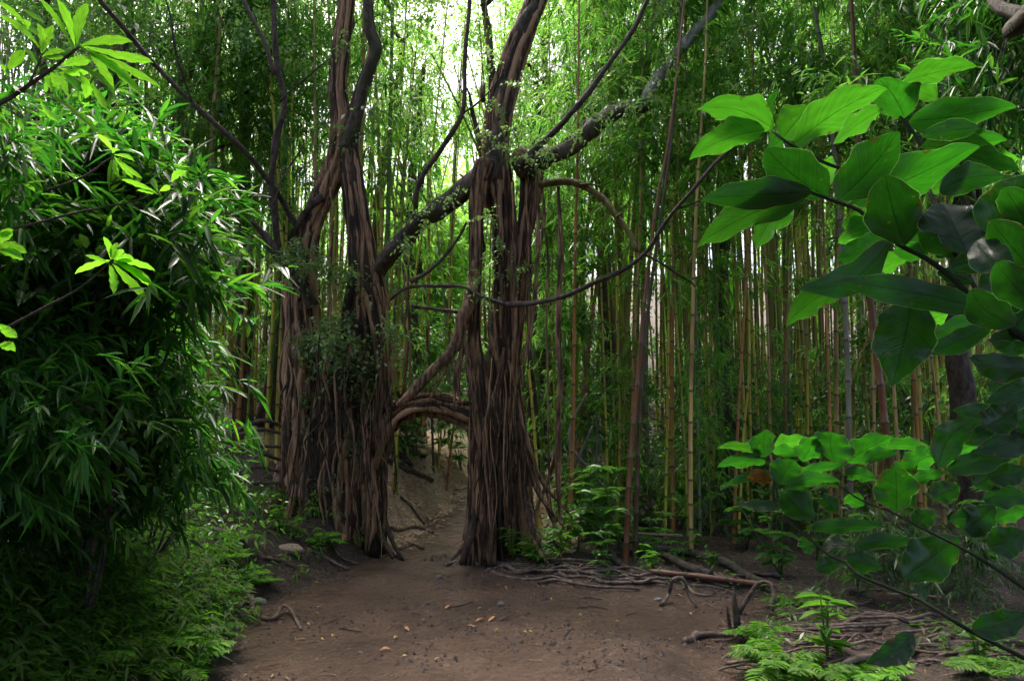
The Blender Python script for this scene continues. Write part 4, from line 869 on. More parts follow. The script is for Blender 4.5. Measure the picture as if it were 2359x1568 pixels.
# ------------------------------------------------------------------ leafy thicket on the left bank
def thicket(label, lines, Y, nfan, L, W, seed, per=8, spread=.12):
    g = np.random.default_rng(seed)
    P0 = [pts([(a - (105 if k == len(l) - 1 else 55) * (a > 250), b) for k, (a, b) in enumerate(l)], Y + g.normal(0, .15), Y - .25 + g.normal(0, .25)) for l in lines]
    b = P0[0][0].copy(); b[2] = float(G(b[0], b[1]))
    root = empty('thicket_bamboo', b, label, 'bamboo', 'leafy bamboo of the left thicket')
    sm_ = MB(); lm = MB(); Bs, Ds = [], []
    for p in P0:
        q, r = resample(p, np.linspace(.012, .003, len(p)), .08); tube(sm_, q, r, 6, raw=True)
        n = len(q)
        for k in range(nfan):
            i = int((.12 + .88 * g.random() ** .7) * (n - 1)); c = q[i] + g.normal(0, spread, 3)
            t = unit(q[min(n - 1, i + 2)] - q[max(0, i - 2)])
            ax = unit(t * .8 + g.normal(0, .6, 3) + np.array([.15, -.1, -.2]))
            Bs.append(c + np.linspace(0, .16, per)[:, None] * ax); Ds.append(ax + g.normal(0, .5, (per, 3)) + np.array([0, 0, -.12]))
    B = np.concatenate(Bs); D = np.concatenate(Ds); n = len(B)
    leaves(lm, B, D, g.uniform(.45, 1.15, n) * L, g.uniform(.7, 1.2, n) * W, .22, 2, 1.4)
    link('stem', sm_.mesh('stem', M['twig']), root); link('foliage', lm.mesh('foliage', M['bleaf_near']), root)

def fanlines(x0, y0, tips): return [[(x0, y0), ((x0 * 2 + tx) / 3, y0 + (ty - y0) * .75 - 60), ((x0 + 2 * tx) / 3, min(y0, ty) + (ty - min(y0, ty)) * .25 - 40), (tx, ty)] for tx, ty in tips]
thicket('uppermost arching bamboo of the left thicket with bright tips under the lobed leaves', fanlines(-40, 950, [(420, 350), (520, 390), (330, 340), (250, 380), (470, 440)]), 4.6, 60, .19, .028, 1)
thicket('bamboo of the left thicket whose bright tips point at the fig tree', fanlines(20, 1080, [(600, 470), (585, 540), (560, 450), (480, 470), (400, 400), (300, 420)]), 4.5, 60, .20, .029, 2)
thicket('bamboo of the left thicket with drooping sprays at mid height', fanlines(60, 1150, [(600, 610), (560, 660), (520, 700), (430, 620), (330, 560), (200, 520)]), 4.4, 60, .19, .028, 3)
thicket('fine-leaved bamboo of the left thicket bulging over the bank', fanlines(100, 1200, [(520, 790), (560, 860), (450, 760), (380, 720), (280, 700), (180, 650)]), 4.6, 64, .17, .025, 4)
thicket('lowest drooping bamboo of the left thicket above the ferns', fanlines(150, 1220, [(590, 960), (580, 1020), (560, 1090), (500, 920), (420, 860), (330, 850)]), 4.9, 64, .17, .025, 5)
thicket('dark bamboo at the left edge of the thicket', fanlines(-200, 1150, [(160, 420), (60, 380), (220, 560), (120, 700), (40, 600), (-20, 300)]), 3.8, 60, .17, .026, 6)
thicket('low dark bamboo at the left edge above the ferny bank', fanlines(-200, 1250, [(180, 850), (240, 950), (120, 1000), (40, 850), (60, 1080), (300, 1060)]), 3.9, 60, .15, .023, 7)
thicket('back row bamboo behind the left thicket', fanlines(120, 1150, [(450, 560), (380, 330), (280, 260), (500, 700), (540, 820), (200, 360), (460, 1000)]), 5.8, 66, .19, .028, 8, spread=.2)
thicket('small-leaved bamboo mound low in the left thicket', fanlines(260, 1230, [(480, 1000), (520, 1080), (420, 980), (360, 960), (300, 940), (450, 1100), (380, 1080)]), 5.0, 60, .12, .022, 9, spread=.14)

def mixed_shrub(pxs, Y, label, L, W, mat, seed):
    b = P(pxs[0][0] - 150, pxs[0][1] + 250, Y); b[2] = float(G(b[0], b[1])); root = empty('broad_leaf_shrub', b, label, 'shrub')
    cs = [P(a + rng.normal(0, 18), c + rng.normal(0, 18), Y + rng.normal(0, .12)) for a, c in pxs for _ in range(2)]
    mb = MB()
    for c in cs[::2]: tube(mb, [b, (b + c) / 2 + np.array([0, 0, .2]), c], [.012, .008, .004], 5, .1, .1, .02)
    link('stem', mb.mesh('stem', M['twig']), root); mb = MB(); twiggy_cloud(mb, cs, 6, .32, L * .8, W * .8, 2); link('foliage', mb.mesh('foliage', M[mat]), root)
mixed_shrub([(60, 620), (150, 700), (230, 640), (120, 560), (290, 560)], 3.9, 'shrub with broad glossy leaves mixed into the middle of the left thicket', .12, .055, 'bush', 1)
mixed_shrub([(330, 860), (260, 900), (380, 940), (300, 980), (420, 890)], 4.5, 'shrub with small oval leaves low in the left thicket', .07, .035, 'bush', 2)
mixed_shrub([(60, 900), (140, 960), (30, 1020), (200, 1010)], 3.9, 'dark shrub with oval leaves low at the left picture edge', .09, .042, 'dleaf', 3)
mixed_shrub([(480, 1060), (540, 1120), (430, 1120), (500, 1190), (380, 1080)], 5.6, 'small-leaved shrub on the bank between the thicket and the twin-stemmed fig', .055, .03, 'bush', 5)
mixed_shrub([(300, 1080), (380, 1160), (240, 1120), (330, 1200), (430, 1200)], 5.0, 'small-leaved shrub filling the bank right under the thicket', .06, .03, 'bush', 6)
mixed_shrub([(150, 1080), (90, 1140), (210, 1180), (40, 1090)], 4.4, 'oval-leaved shrub above the ground cover at lower left', .07, .035, 'dleaf', 7)
mixed_shrub([(380, 430), (440, 500), (330, 470), (480, 600)], 4.3, 'shrub with pointed light leaves near the bright tips of the left thicket', .11, .04, 'bush', 4)
thicket('dark bamboo sprays hanging in the upper right corner', [[(2560, -160), (2460, -100), (2400, 0), (a + 105, b)] for a, b in ((2150, 90), (2200, 210), (2250, 300), (2300, 170), (2110, 20), (2290, 380))], 5.2, 60, .17, .025, 12, spread=.2)
thicket('small-leaved mound of the left thicket spilling onto the ferny bank', fanlines(120, 1260, [(300, 1120), (360, 1150), (220, 1130), (420, 1130), (460, 1160), (140, 1120), (60, 1140)]), 4.9, 60, .11, .02, 10, spread=.13)
thicket('small-leaved growth low at the left edge of the picture', fanlines(-150, 1330, [(60, 1180), (120, 1220), (10, 1150), (180, 1180), (-30, 1240), (90, 1100)]), 4.3, 56, .10, .019, 11, spread=.13)

# ------------------------------------------------------------------ ferns and seedlings
def frond_mesh(n_f, L, seed, droop=.5, pin=14, mat='fern'):
    g = np.random.default_rng(seed); mb = MB()
    for k in range(n_f):
        az = 6.283 * k / n_f + g.normal(0, .3); ln = L * g.uniform(.7, 1.15); el = g.uniform(.5, 1.0)
        h = np.array([math.cos(az), math.sin(az), 0]); t = np.linspace(0, 1, pin + 3)[:, None]
        q = h * ln * t * math.cos(el * .8) + np.array([0, 0, 1]) * ln * (math.sin(el) * t - droop * t * t)
        tube(mb, q, np.linspace(.004, .001, len(q)), 3, raw=True, cap=False)
        tg = unit(np.gradient(q, axis=0)); sd = unit(np.cross(tg, np.array([0, 0, 1.])))
        B = np.concatenate([q[2:], q[2:]]); D = np.concatenate([sd[2:] + tg[2:] * .35, -sd[2:] + tg[2:] * .35])
        tt = np.linspace(0, 1, len(q) - 2); pl = ln * .26 * np.sin(math.pi * (.12 + .86 * tt)) ** .8
        pl = np.concatenate([pl, pl]) + .004
        leaves(mb, B, D + g.normal(0, .08, B.shape), pl, pl * .3 + .003, .2, 2, .5)
    return mb.mesh('fronds', M[mat])
def seedling_mesh(h, n, L, W, seed, mat='fern'):
    g = np.random.default_rng(seed); mb = MB(); B, D = [], []
    for s in range(3):
        a = g.normal(0, .25, 2); t = np.linspace(0, 1, 5)[:, None]
        q = np.array([a[0], a[1], 1.]) * h * t * g.uniform(.6, 1.1); tube(mb, q, np.linspace(.006, .003, 5), 4, raw=True)
        for k in range(n):
            i = 1 + k % 4; az = k * 2.4 + g.random(); B.append(q[i]); D.append([math.cos(az), math.sin(az), g.uniform(0, .5)])
    n = len(B); leaves(mb, np.array(B), np.array(D), g.uniform(.7, 1.2, n) * L, g.uniform(.8, 1.2, n) * W, .35, 2, .6)
    return mb.mesh('seedling', M[mat])
FERN = [frond_mesh(8 + i, .36, 20 + i) for i in range(3)]; SEED = [seedling_mesh(.28, 9, .13, .05, 30 + i) for i in range(3)]
BROAD = [seedling_mesh(.55, 22, .12, .05, 35 + i, 'bush') for i in range(3)]
def put(name, me, px, py, s, label, cat, group=None, rz=None, dz=0.):
    p = ground(px, py); o = link(name, me, None, (p[0], p[1], float(G(p[0], p[1])) + dz)); o.scale = (s,) * 3; o.rotation_euler = (0, 0, rng.uniform(0, 6.28) if rz is None else rz)
    return tag(o, label, cat, group)
for px, py, s, l in [(735, 1250, .85, 'bright green fern at the foot of the twin-stemmed fig'), (250, 1120, 1.6, 'large fern arching out of the bank beneath the left thicket'), (385, 1170, 1.9, 'fern with flat fronds on the bank just below the thicket'),
    (430, 1240, 1.0, 'fern on the bank above the exposed left roots'), (560, 1335, .85, 'bright fern hanging over the bank beside the curvy root'), (600, 1350, .8, 'bright fern low on the bank nearest the path, above the curvy root'), (515, 1300, .9, 'bright fern on the bank among the left roots'),
    (540, 1250, .8, 'yellow green fern beside the dark root on the left bank'), (475, 1385, 1.15, 'fern at the lower edge of the left bank by the path'), (440, 1490, 1.2, 'fern trailing on the path edge at lower left'), (350, 1500, 1.2, 'fern in the dark ground cover at lower left'),
    (250, 1400, 1.2, 'fern in the middle of the ferny bank on the left'), (120, 1310, 1.2, 'dim fern high on the left bank near the picture edge'), (410, 1545, 1.1, 'fern at the very bottom of the picture left of the path'),
    (1760, 1480, .9, 'green fern in front of the root at the lower right'), (1790, 1550, 1., 'bright fern at the bottom edge right of the path'), (1870, 1566, .9, 'bright fern at the bottom edge under the seedling'), (2000, 1568, .9, 'fern at the bottom edge farther right'), (2290, 1560, .9, 'fern in the bottom right corner'),
    (1250, 1290, .7, 'small pale fern at the foot of the leaning fig'), (1840, 1395, 1., 'fern under the wavy leaves at the right')]:
    put('fern', FERN[int(rng.integers(3))], px, py, s, l, 'fern')
for k in range(20):
    px, py = rng.uniform(20, 470), rng.uniform(1200, 1560)
    if px > 480 - (py - 1200) * .1: continue
    put('fern', FERN[k % 3], px, py, rng.uniform(.7, 1.25), 'small fern growing in the dark ground cover of the left bank', 'fern', 'ferns in the ground cover of the left bank')
for px, py, s, l in [(1906, 1520, 1.3, 'upright seedling with glossy leaves among the lower right roots'), (1180, 1285, 1., 'small glossy seedling against the leaning fig trunk'), (1215, 1290, 1., 'second glossy seedling right of the leaning fig trunk'), (1290, 1280, 1.4, 'leafy seedling below the slanting prop roots'),
    (640, 1225, .9, 'small green seedling left of the twin-stemmed fig foot'), (680, 1240, .7, 'tiny seedling by the bright fern'), (1500, 1310, .8, 'low green seedling among the fallen logs'), (1600, 1260, .8, 'seedling growing in front of the tall tan culm'), (2250, 1530, 1., 'seedling with broad leaves in the lower right corner'), (1640, 1300, .6, 'small seedling on the bare soil behind the long dark log')]:
    put('seedling', SEED[int(rng.integers(3))], px, py, s, l, 'plant')
for px, py, s, l in [(1330, 1270, 1.6, 'broad-leaved bush beside the slanting prop roots'), (1390, 1280, 1.3, 'glossy bush between the prop roots and the thick leaning culm'), (1240, 1300, .9, 'glossy bush at the right foot of the leaning fig'), (1720, 1265, 1.5, 'dark bush in front of the slender orange culm'), (1800, 1330, 1.6, 'broad-leaved bush at the end of the fallen red pole'),
    (1880, 1290, 1.4, 'shaded bush under the lower wavy leaves'), (2120, 1330, 1.5, 'shaded bush at the foot of the thickest red-brown culm'), (2260, 1330, 1.5, 'shaded bush at the right edge behind the roots'), (960, 1052, 1.7, 'light green bush beyond the root arch'), (1062, 1085, 1.7, 'bush beside the path beyond the root arch'), (915, 1050, 1.6, 'bush by the dark logs beyond the root arch'), (1010, 1050, 1.8, 'light green bush in the middle of the view through the root arch'), (1980, 1370, 1.2, 'glossy low bush behind the grey roots at right'), (1350, 1240, 2.0, 'tallest bush of the green clump right of the leaning fig'), (1425, 1262, 1.7, 'bush of the green clump touching the thick leaning culm'),
    (1275, 1262, 1.3, 'bush of the green clump in front of the slanting prop roots'), (1500, 1285, 1.1, 'small bush between the dark logs'), (1385, 1315, 1.0, 'low bush at the root line in front of the green clump'), (1560, 1300, .8, 'small bush on the bare soil among the logs')]:
    put('bush', BROAD[int(rng.integers(3))], px, py, s, l, 'bush')
# a grassy bamboo tuft and the understorey of the grove
TUFT = [bamboo_foliage(.15, .95, 34, 140 + i, .55, .15, .022, 4, 6) for i in range(3)]
TUFTD = [bamboo_foliage(.15, .95, 30, 150 + i, .55, .15, .022, 4, 6, M['dleaf']) for i in range(2)]  # darker leaf copies put the deep shade at right into the tuft colour
for px, py, s, l in [(1370, 1230, 1., 'feathery young bamboo tuft behind the glossy bush'), (1410, 1215, 1.1, 'feathery young bamboo tuft left of the thick leaning culm'), (1850, 1250, .8, 'young bamboo tuft behind the lower wavy leaves'), (1560, 1215, 1., 'young bamboo tuft at the foot of the crossing pair'), (2150, 1360, .6, 'bluish young bamboo tuft beside the grey roots at right'), (2240, 1400, .6, 'young bamboo tuft at the right edge above the roots'), (2020, 1395, .8, 'low young bamboo tuft in front of the thickest culm')]:
    o = put('bamboo_tuft', TUFT[int(rng.integers(3))] if px < 1800 else TUFTD[int(rng.integers(2))], px, py, s, l, 'bamboo')
def understorey():
    mb = MB(); cs = []
    for _ in range(330):
        Y = rng.uniform(10.5, 19); px = rng.uniform(-100, 2450); X = (px - CX) / F * Y
        if (xl(Y) - .2 < X < xr(Y) + .3 and Y < 14) or (430 < px < 800 and Y < 14.5): continue
        cs.append(np.array([X, Y, float(G(X, Y)) + abs(rng.normal(0, .9))]))
    for _ in range(420):  # dark leaf wall added at the back to stand in for deep shade
        Y = rng.uniform(19, 27); px = rng.uniform(-150, 2500); X = (px - CX) / F * Y
        if 980 < px < 1120: continue
        cs.append(np.array([X, Y, float(G(X, Y)) + rng.uniform(0, 3.2)]))
    twiggy_cloud(mb, cs, 16, .6, .16, .06)  # drawn in the dark leaf, so the grove's shade sits in the colour
    kind(tag(link('undergrowth', mb.mesh('undergrowth', M['dleaf'])), 'dim leafy undergrowth between the bamboo culms', 'undergrowth'), 'stuff')
understorey()

def cover():
    mb = MB(); n = 20000
    X = rng.uniform(-6, -1.6, n); Y = rng.uniform(2.6, 9.3, n)
    d = xl(Y) - X; dens = sm((d + .1) / .5) * (.12 + .88 * sm((7. - Y) / 1.5)) * np.clip(fbm(X * 1.3, Y * 1.3) * .8 + .8, .1, 1)
    k = rng.random(n) < dens; X, Y = X[k], Y[k]; n = len(X); per = 7
    h = rng.uniform(.02, .36, n)
    B = np.repeat(np.stack([X, Y, G(X, Y) + h], 1), per, 0) + rng.normal(0, .03, (n * per, 3)); N2 = len(B)
    D = rng.normal(0, 1, (N2, 3)) * np.array([1, 1, .35]) + np.array([.25, -.1, .1])
    leaves(mb, B, D, rng.uniform(.5, 1.5, N2) * .105, rng.uniform(.6, 1.2, N2) * .024, .4, 1, 1.2, .35)
    kind(tag(link('ground_cover', mb.mesh('ground_cover', M['cover'])), 'dark ferny ground cover over the left bank', 'ground cover'), 'stuff')
    mb = MB(); n = 520
    px = rng.uniform(1180, 2420, n); py = rng.uniform(1240, 1568, n); q = []
    for a, b in zip(px, py):
        p = ground(a, b, 14)
        if p[0] > xr(p[1]) + .05: q.append(p)
    q = np.array(q); k = fbm(q[:, 0] * 1.6 + 9, q[:, 1] * 1.6) > .1; q = q[k]; per = 7
    B = np.repeat(q, per, 0) + rng.normal(0, .035, (len(q) * per, 3)) + np.array([0, 0, .05]); N2 = len(B)
    leaves(mb, B, rng.normal(0, 1, (N2, 3)) * np.array([1, 1, .4]), rng.uniform(.5, 1.3, N2) * .07, rng.uniform(.6, 1.2, N2) * .02, .3, 1, 1.2, .4)
    kind(tag(link('ground_cover', mb.mesh('ground_cover', M['bush'])), 'sparse low green plants among the roots right of the path', 'ground cover'), 'stuff')
cover()

def litter():
    ml = leaf_mat('litter_leaf', [(.06, .035, .02), (.16, .095, .05), (.26, .18, .10), (.10, .05, .03)], [(.2, .1, .04), (.25, .14, .06)], .12, .6, .3)
    mb = MB(); n = 15000
    X = rng.uniform(-4, 5.5, n); Y = rng.uniform(4, 13.5, n)
    e = np.minimum(np.abs(X - xl(Y)), np.abs(X - xr(Y))); inside = (X > xl(Y)) & (X < xr(Y))
    k = rng.random(n) < np.where(inside, .07 + .7 * np.exp(-e / .3), .85); X, Y = X[k], Y[k]; n = len(X)
    B = np.stack([X, Y, G(X, Y) + .006], 1); D = rng.normal(0, 1, (n, 3)) * np.array([1, 1, .12])
    leaves(mb, B, D, rng.uniform(.4, 1.5, n) * .07, rng.uniform(.5, 1.2, n) * .014, .05, 1, .5, .4)
    kind(tag(link('litter', mb.mesh('litter', ml)), 'brown leaf litter and chips along the path edges', 'litter'), 'stuff')
    ms = leaf_mat('straw_leaf', [(.14, .09, .05), (.36, .26, .17), (.5, .39, .27), (.2, .12, .07)], [(.3, .2, .1), (.35, .25, .14)], .12, .6, .3)
    n = 5200; X = rng.uniform(-3.4, 1.2, n); Y = rng.uniform(9.6, 15, n); k = ~((X > xl(Y) + .25) & (X < xr(Y) - .2)); X, Y = X[k], Y[k]; n = len(X)
    mb = MB(); leaves(mb, np.stack([X, Y, G(X, Y) + .008], 1), rng.normal(0, 1, (n, 3)) * np.array([1, 1, .2]), rng.uniform(.5, 1.5, n) * .12, rng.uniform(.5, 1.2, n) * .022, .06, 1, .6, .4)
    kind(tag(link('litter', mb.mesh('litter', ms)), 'pale dry bamboo leaf litter on the bank beyond the root arch', 'litter'), 'stuff')
    # loose grit on the path
    mb = MB(); n = 9000
    Y = 3.6 + 5.5 * rng.random(n) ** 1.3; X = xl(Y) + (xr(Y) - xl(Y)) * rng.random(n)
    k = (fbm(X * 1.7 + 4, Y * 1.7) + .35 * np.exp(-np.minimum(np.abs(X - xl(Y)), np.abs(X - xr(Y))) / .3)) > .05; X, Y = X[k], Y[k]
    oc = np.array([[1, 0, 0], [-1, 0, 0], [0, 1, 0], [0, -1, 0], [0, 0, 1], [0, 0, -1.]]); of = [(0, 2, 4), (2, 1, 4), (1, 3, 4), (3, 0, 4), (2, 0, 5), (1, 2, 5), (3, 1, 5), (0, 3, 5)]
    for x, y in zip(X, Y):
        s = .004 + .016 * rng.random() ** 3
        mb.add(oc * s * rng.uniform(.6, 1.3, (6, 3)) + np.array([x, y, float(G(x, y))]), of)
    kind(tag(link('gravel', mb.mesh('gravel', bark_mat('grit', (.02, .016, .014), (.06, .045, .038), (.14, .11, .10), 9, 9), False)), 'loose dark grit scattered on the dirt path', 'gravel'), 'stuff')
litter()

# ------------------------------------------------------------------ roots, logs, twigs, stones, fallen leaves
def ground_line(name, lst, r, mat, label, cat, f, sink=.25, lift=0., wander=.02, taper=.6, rough=.22, Yfix=None, lifts=None):
    p = []
    for i, z in enumerate(lst):
        q = f(z); g = ground(*q); g[2] = float(G(g[0], g[1])); p.append(g)
    p = np.array(p); Y = p[:, 1].mean(); rr = r * pxm(Y)
    p[:, 2] += rr * (1 - 2 * sink) + lift
    if lifts is not None: p[:, 2] += np.array(lifts)
    mb = MB(); tube(mb, p, np.linspace(1, taper, len(p)) * rr, 8, .05, rough, wander)
    return tag(link(name, mb.mesh(name, mat)), label, cat)
z4 = lambda z: (1098 + .2991 * z[0], 1176 + .2991 * z[1]); z8 = lambda z: (1607 + .3184 * z[0], 1176 + .3184 * z[1]); z3 = lambda z: (470 + .2991 * z[0], 1176 + .2991 * z[1]); dd = lambda z: z
for f, l, r, lab in [
 (z4, [(0, 428), (120, 412), (350, 437), (520, 475), (640, 492), (700, 530)], 7, 'long thick root running right from the foot of the leaning fig along the path edge'),
 (z4, [(120, 470), (200, 510), (400, 537), (560, 522), (680, 550), (740, 572)], 4, 'thin wavy root just in front of the long thick one by the leaning fig'),
 (z4, [(470, 562), (600, 552), (740, 580), (900, 602), (1100, 607), (1250, 606)], 4, 'low straight root at the path edge below the middle of the log pile'),
 (z4, [(600, 480), (800, 492), (930, 507), (1010, 520)], 5, 'root continuing the long thick one under the small plants'),
 (z4, [(920, 550), (1000, 562), (1200, 567), (1350, 556), (1480, 575)], 5, 'dark root in front of the fallen red pole'),
 (z4, [(1620, 600), (1700, 650), (1900, 662), (2130, 682)], 4, 'twisted root below the right half of the fallen red pole'),
 (z4, [(1600, 1020), (1660, 1005), (1720, 978), (1900, 972), (2180, 985)], 9, 'thick smooth root in front of the broken stump at lower right'),
 (z8, [(780, 712), (1000, 725), (1200, 762), (1440, 785), (1500, 800)], 7, 'brown root at right, uppermost of the stacked roots under the wavy leaves'),
 (z8, [(640, 850), (850, 832), (1000, 820), (1300, 805), (1600, 790), (1750, 770)], 6, 'long pale grey root at right crossing under the dark arching stem'),
 (z8, [(620, 862), (830, 862), (1100, 862), (1350, 842), (1450, 830)], 4.5, 'grey root just below the long pale one at right'),
 (z8, [(860, 892), (1000, 912), (1200, 907), (1330, 900)], 4, 'thin dark root at right below the pair of grey roots'),
 (z8, [(1690, 955), (1850, 912), (2000, 902), (2200, 900)], 5, 'root near the right edge beside the dark arching stem'),
 (z8, [(1000, 1165), (1100, 1132), (1300, 1092), (1450, 1052), (1600, 992), (1800, 962), (2100, 962), (2359, 975)], 8, 'very long root sweeping from the bottom ferns to the right edge'),
 (z8, [(200, 1112), (500, 1127), (900, 1132)], 4, 'straight thin root behind the ferns at lower right'),
 (z8, [(1100, 580), (1200, 580), (1330, 584)], 4, 'short reddish root under the lower wavy leaves'),
 (z8, [(290, 845), (380, 848), (480, 858)], 4, 'short root right of the broken stump'),
 (z3, [(0, 138), (120, 166), (300, 212)], 5, 'dark root high on the left bank above the bright ferns'),
 (z3, [(-20, 232), (150, 226), (240, 217)], 4, 'root on the left bank just under the highest dark one'),
 (z3, [(380, 350), (500, 392), (690, 442)], 6, 'dark root along the lip of the left bank below the tan rock'),
 (z3, [(790, 312), (950, 382), (1110, 462)], 5, 'dark root slanting down the left bank toward the path'),
 (z3, [(975, 262), (1050, 352), (1190, 412)], 3.5, 'thin root trailing from the bright fern to the path'),
 (z3, [(600, 300), (700, 312), (760, 316)], 4, 'short root right under the tan rock'),
 (z3, [(1370, 140), (1500, 162), (1620, 137), (1715, 152), (1760, 180)], 5, 'root draped over the small dark hollow beyond the twin-stemmed fig'),
 (z3, [(1480, 310), (1600, 270), (1690, 300)], 5, 'low root in the dark hollow by the path under the arch'),
 (dd, [(1025, 1305), (1060, 1290), (1085, 1275)], 5, 'short root reaching onto the path from the leaning fig'),
 (dd, [(925, 1290), (905, 1275), (890, 1250)], 5, 'root toe of the twin-stemmed fig spreading onto the path')]:
    ground_line('root', l, r, M['root'], lab, 'root', f)
ground_line('root', [(250, 772), (310, 727), (365, 717), (385, 792), (450, 832), (540, 852), (590, 802), (640, 787), (700, 852), (750, 922)], 6, M['root'], 'snaking dark root lying loose on the left side of the path', 'root', z3, lifts=[0, .03, .04, .01, 0, .02, .05, .05, .01, -.01], wander=.01)
ground_line('root', [(1420, 742), (1480, 700), (1520, 740), (1600, 740), (1640, 740), (1690, 752)], 5, M['root'], 'small root standing on legs at the path edge below the red pole', 'root', z4, lifts=[0, .06, .22, .22, .08, 0], wander=.005)
ground_line('root', [(2020, 805), (2100, 800), (2180, 800), (2260, 802), (2290, 802), (2265, 810)], 6, M['root'], 'root bent into a hoop at the right path edge', 'root', z4, lifts=[0, .14, .24, .24, .12, 0], wander=.005)
for f, l, r, lab, mat in [
 (z4, [(1290, 317), (1500, 337), (1870, 417), (2050, 512), (2210, 602)], 10, 'long dark rotting log slanting down toward the wavy leaves', 'log'), (z4, [(1440, 372), (1600, 452), (1800, 522)], 9, 'shorter dark log below the long slanting one', 'log'),
 (z4, [(1350, 452), (1500, 502), (1750, 542), (2130, 592)], 6, 'thin dark log just behind the fallen red pole', 'log'), (z4, [(1220, 92), (1330, 132), (1430, 197)], 7, 'dark log farthest back at the edge of the grove', 'log'), (z4, [(1210, 362), (1310, 282), (1380, 192)], 6, 'dark log leaning the other way right of the thick culm', 'log'),
 (z4, [(940, 272), (1020, 352), (1100, 432), (1220, 532)], 8, 'dark log running down beside the foot of the thick red-brown culm', 'log'), (z4, [(980, 232), (1200, 245), (1350, 300)], 7, 'mossy log behind the thick red-brown culm', 'log'),
 (dd, [(900, 1034), (940, 1045), (978, 1058)], 6, 'upper dark log on the slope beyond the root arch', 'log'), (dd, [(900, 1042), (930, 1060), (950, 1084)], 7, 'steeply lying dark log beyond the root arch', 'log'), (dd, [(890, 1066), (940, 1090), (995, 1114)], 7, 'lowest dark log on the slope beyond the root arch', 'log'),
 (dd, [(922, 1148), (950, 1175), (978, 1210)], 3, 'thin stick lying on the slope beyond the root arch', 'twig'), (z8, [(1830, 992), (1900, 1082), (1980, 1195)], 8, 'short thick broken log in the lower right corner', 'log'), (z8, [(420, 470), (500, 480), (600, 495)], 6, 'dark log at the end of the bare soil by the wavy leaves', 'log')]:
    ground_line('log', l, r, M[mat], lab, 'log', f, 0., taper=.85, wander=.015)
ground_line('fallen_bamboo', [(1340, 512), (1800, 572), (2300, 632)], 6, M['redpole'], 'fallen reddish bamboo pole lying behind the right path edge', 'bamboo pole', z4, 0., .03, 0, .95, .06)
ground_line('fallen_bamboo', [(980, 207), (1200, 217), (1580, 240)], 3.5, M['palepole'], 'pale fallen bamboo pole lying behind the thick red-brown culm', 'bamboo pole', z4, 0., .05, 0, .9, .06)
ground_line('fallen_bamboo', [(1380, 652), (1550, 656), (1760, 668)], 3, M['palepole'], 'pale thin fallen bamboo pole under the wavy leaves', 'bamboo pole', z8, 0., .04, 0, .9, .06)
for k in range(54):
    if k < 26: x0 = rng.uniform(1110, 1650); y0 = 1303 + (x0 - 1110) * .07 + rng.normal(0, 9); ln = rng.uniform(90, 240); sl = .09; zt = 'along the right path edge'
    else: x0 = rng.uniform(1620, 2200); y0 = rng.uniform(1400, 1560); ln = rng.uniform(120, 330); sl = rng.uniform(-.12, .06); zt = 'in the lower right corner'
    l = [(x0 + ln * t, min(1575, y0 + ln * t * sl + rng.normal(0, 5))) for t in np.linspace(0, 1, 6)]
    o = ground_line('root', l, rng.uniform(2, 4.5), M['root'], f'thin tangled root in the root mat {zt}', 'root', dd, .3, wander=.03, lifts=[-.02, .01, .02, .02, .01, -.02]); o['group'] = f'thin roots of the root mat {zt}'
# crooked pale dead branch standing among the culms
mb = MB()
for l, r in (([(1322, 1075), (1310, 1000), (1325, 950), (1352, 905)], 3.5), ([(1322, 1075), (1345, 1030), (1365, 980)], 3.5), ([(1322, 1040), (1345, 1068), (1365, 1082), (1380, 1110), (1400, 1130), (1415, 1165)], 4), ([(1365, 1080), (1375, 1030), (1372, 950)], 3.5)):
    tube(mb, pts(l, 9.6, 9.5), np.linspace(1, .6, len(l)) * r * pxm(9.6), 6, .05, .2, .02)
tag(link('dead_branch', mb.mesh('dead_branch', M['pale_limb'])), 'crooked forking pale dead branch among the culms right of the leaning fig', 'branch')
# broken stump
b = ground(*z4((1990, 955))); mb = MB()
for dx, h, r in ((-.03, .22, .016), (.015, .34, .024), (.035, .2, .014)):
    tube(mb, [b + np.array([dx, 0, -.05]), b + np.array([dx * 1.1 - .01, .01, h * .6]), b + np.array([dx * 1.4 - .02, 0, h])], [r, r * .9, r * .12], 6, .04, .4)
tag(link('stump', mb.mesh('stump', M['log'])), 'splintered broken stump standing upright at the right path edge', 'stump')
# stones
def stone(px, py, s, mat, label):
    g = np.random.default_rng(int(px)); p = ground(px, py); u = np.linspace(0, math.pi, 10); v = np.linspace(0, 6.283, 14, endpoint=False)
    A, Bq = np.meshgrid(u, v, indexing='ij'); r = 1 + .22 * vnoise(A * 1.7 + px, Bq * 1.1 + 3 + 0 * A) * np.sin(A)
    V = np.stack([r * np.sin(A) * np.cos(Bq) * s[0], r * np.sin(A) * np.sin(Bq) * s[1], r * np.cos(A) * s[2]], -1).reshape(-1, 3) + p
    f = [(i * 14 + j, i * 14 + (j + 1) % 14, (i + 1) * 14 + (j + 1) % 14, (i + 1) * 14 + j) for i in range(9) for j in range(14)]
    mb = MB(); mb.add(V, f); tag(link('stone', mb.mesh('stone', mat)), label, 'stone')
stone(594, 1387, (.075, .05, .045), M['stone'], 'grey stone behind the snaking root at the left path edge')
stone(666, 1264, (.14, .1, .055), M['tanstone'], 'flat tan rock on top of the left bank')
stone(1604, 1464, (.045, .04, .04), M['stone'], 'small dark stone at the tip of the thick smooth root')
stone(1012, 1330, (.035, .03, .03), M['stone'], 'small dark stone alone near the middle of the path')
stone(1153, 1394, (.04, .03, .04), M['stone'], 'small dark stone on the low mound in the path')
stone(1516, 1382, (.04, .03, .025), M['stone'], 'dark stone just in front of the legged root')
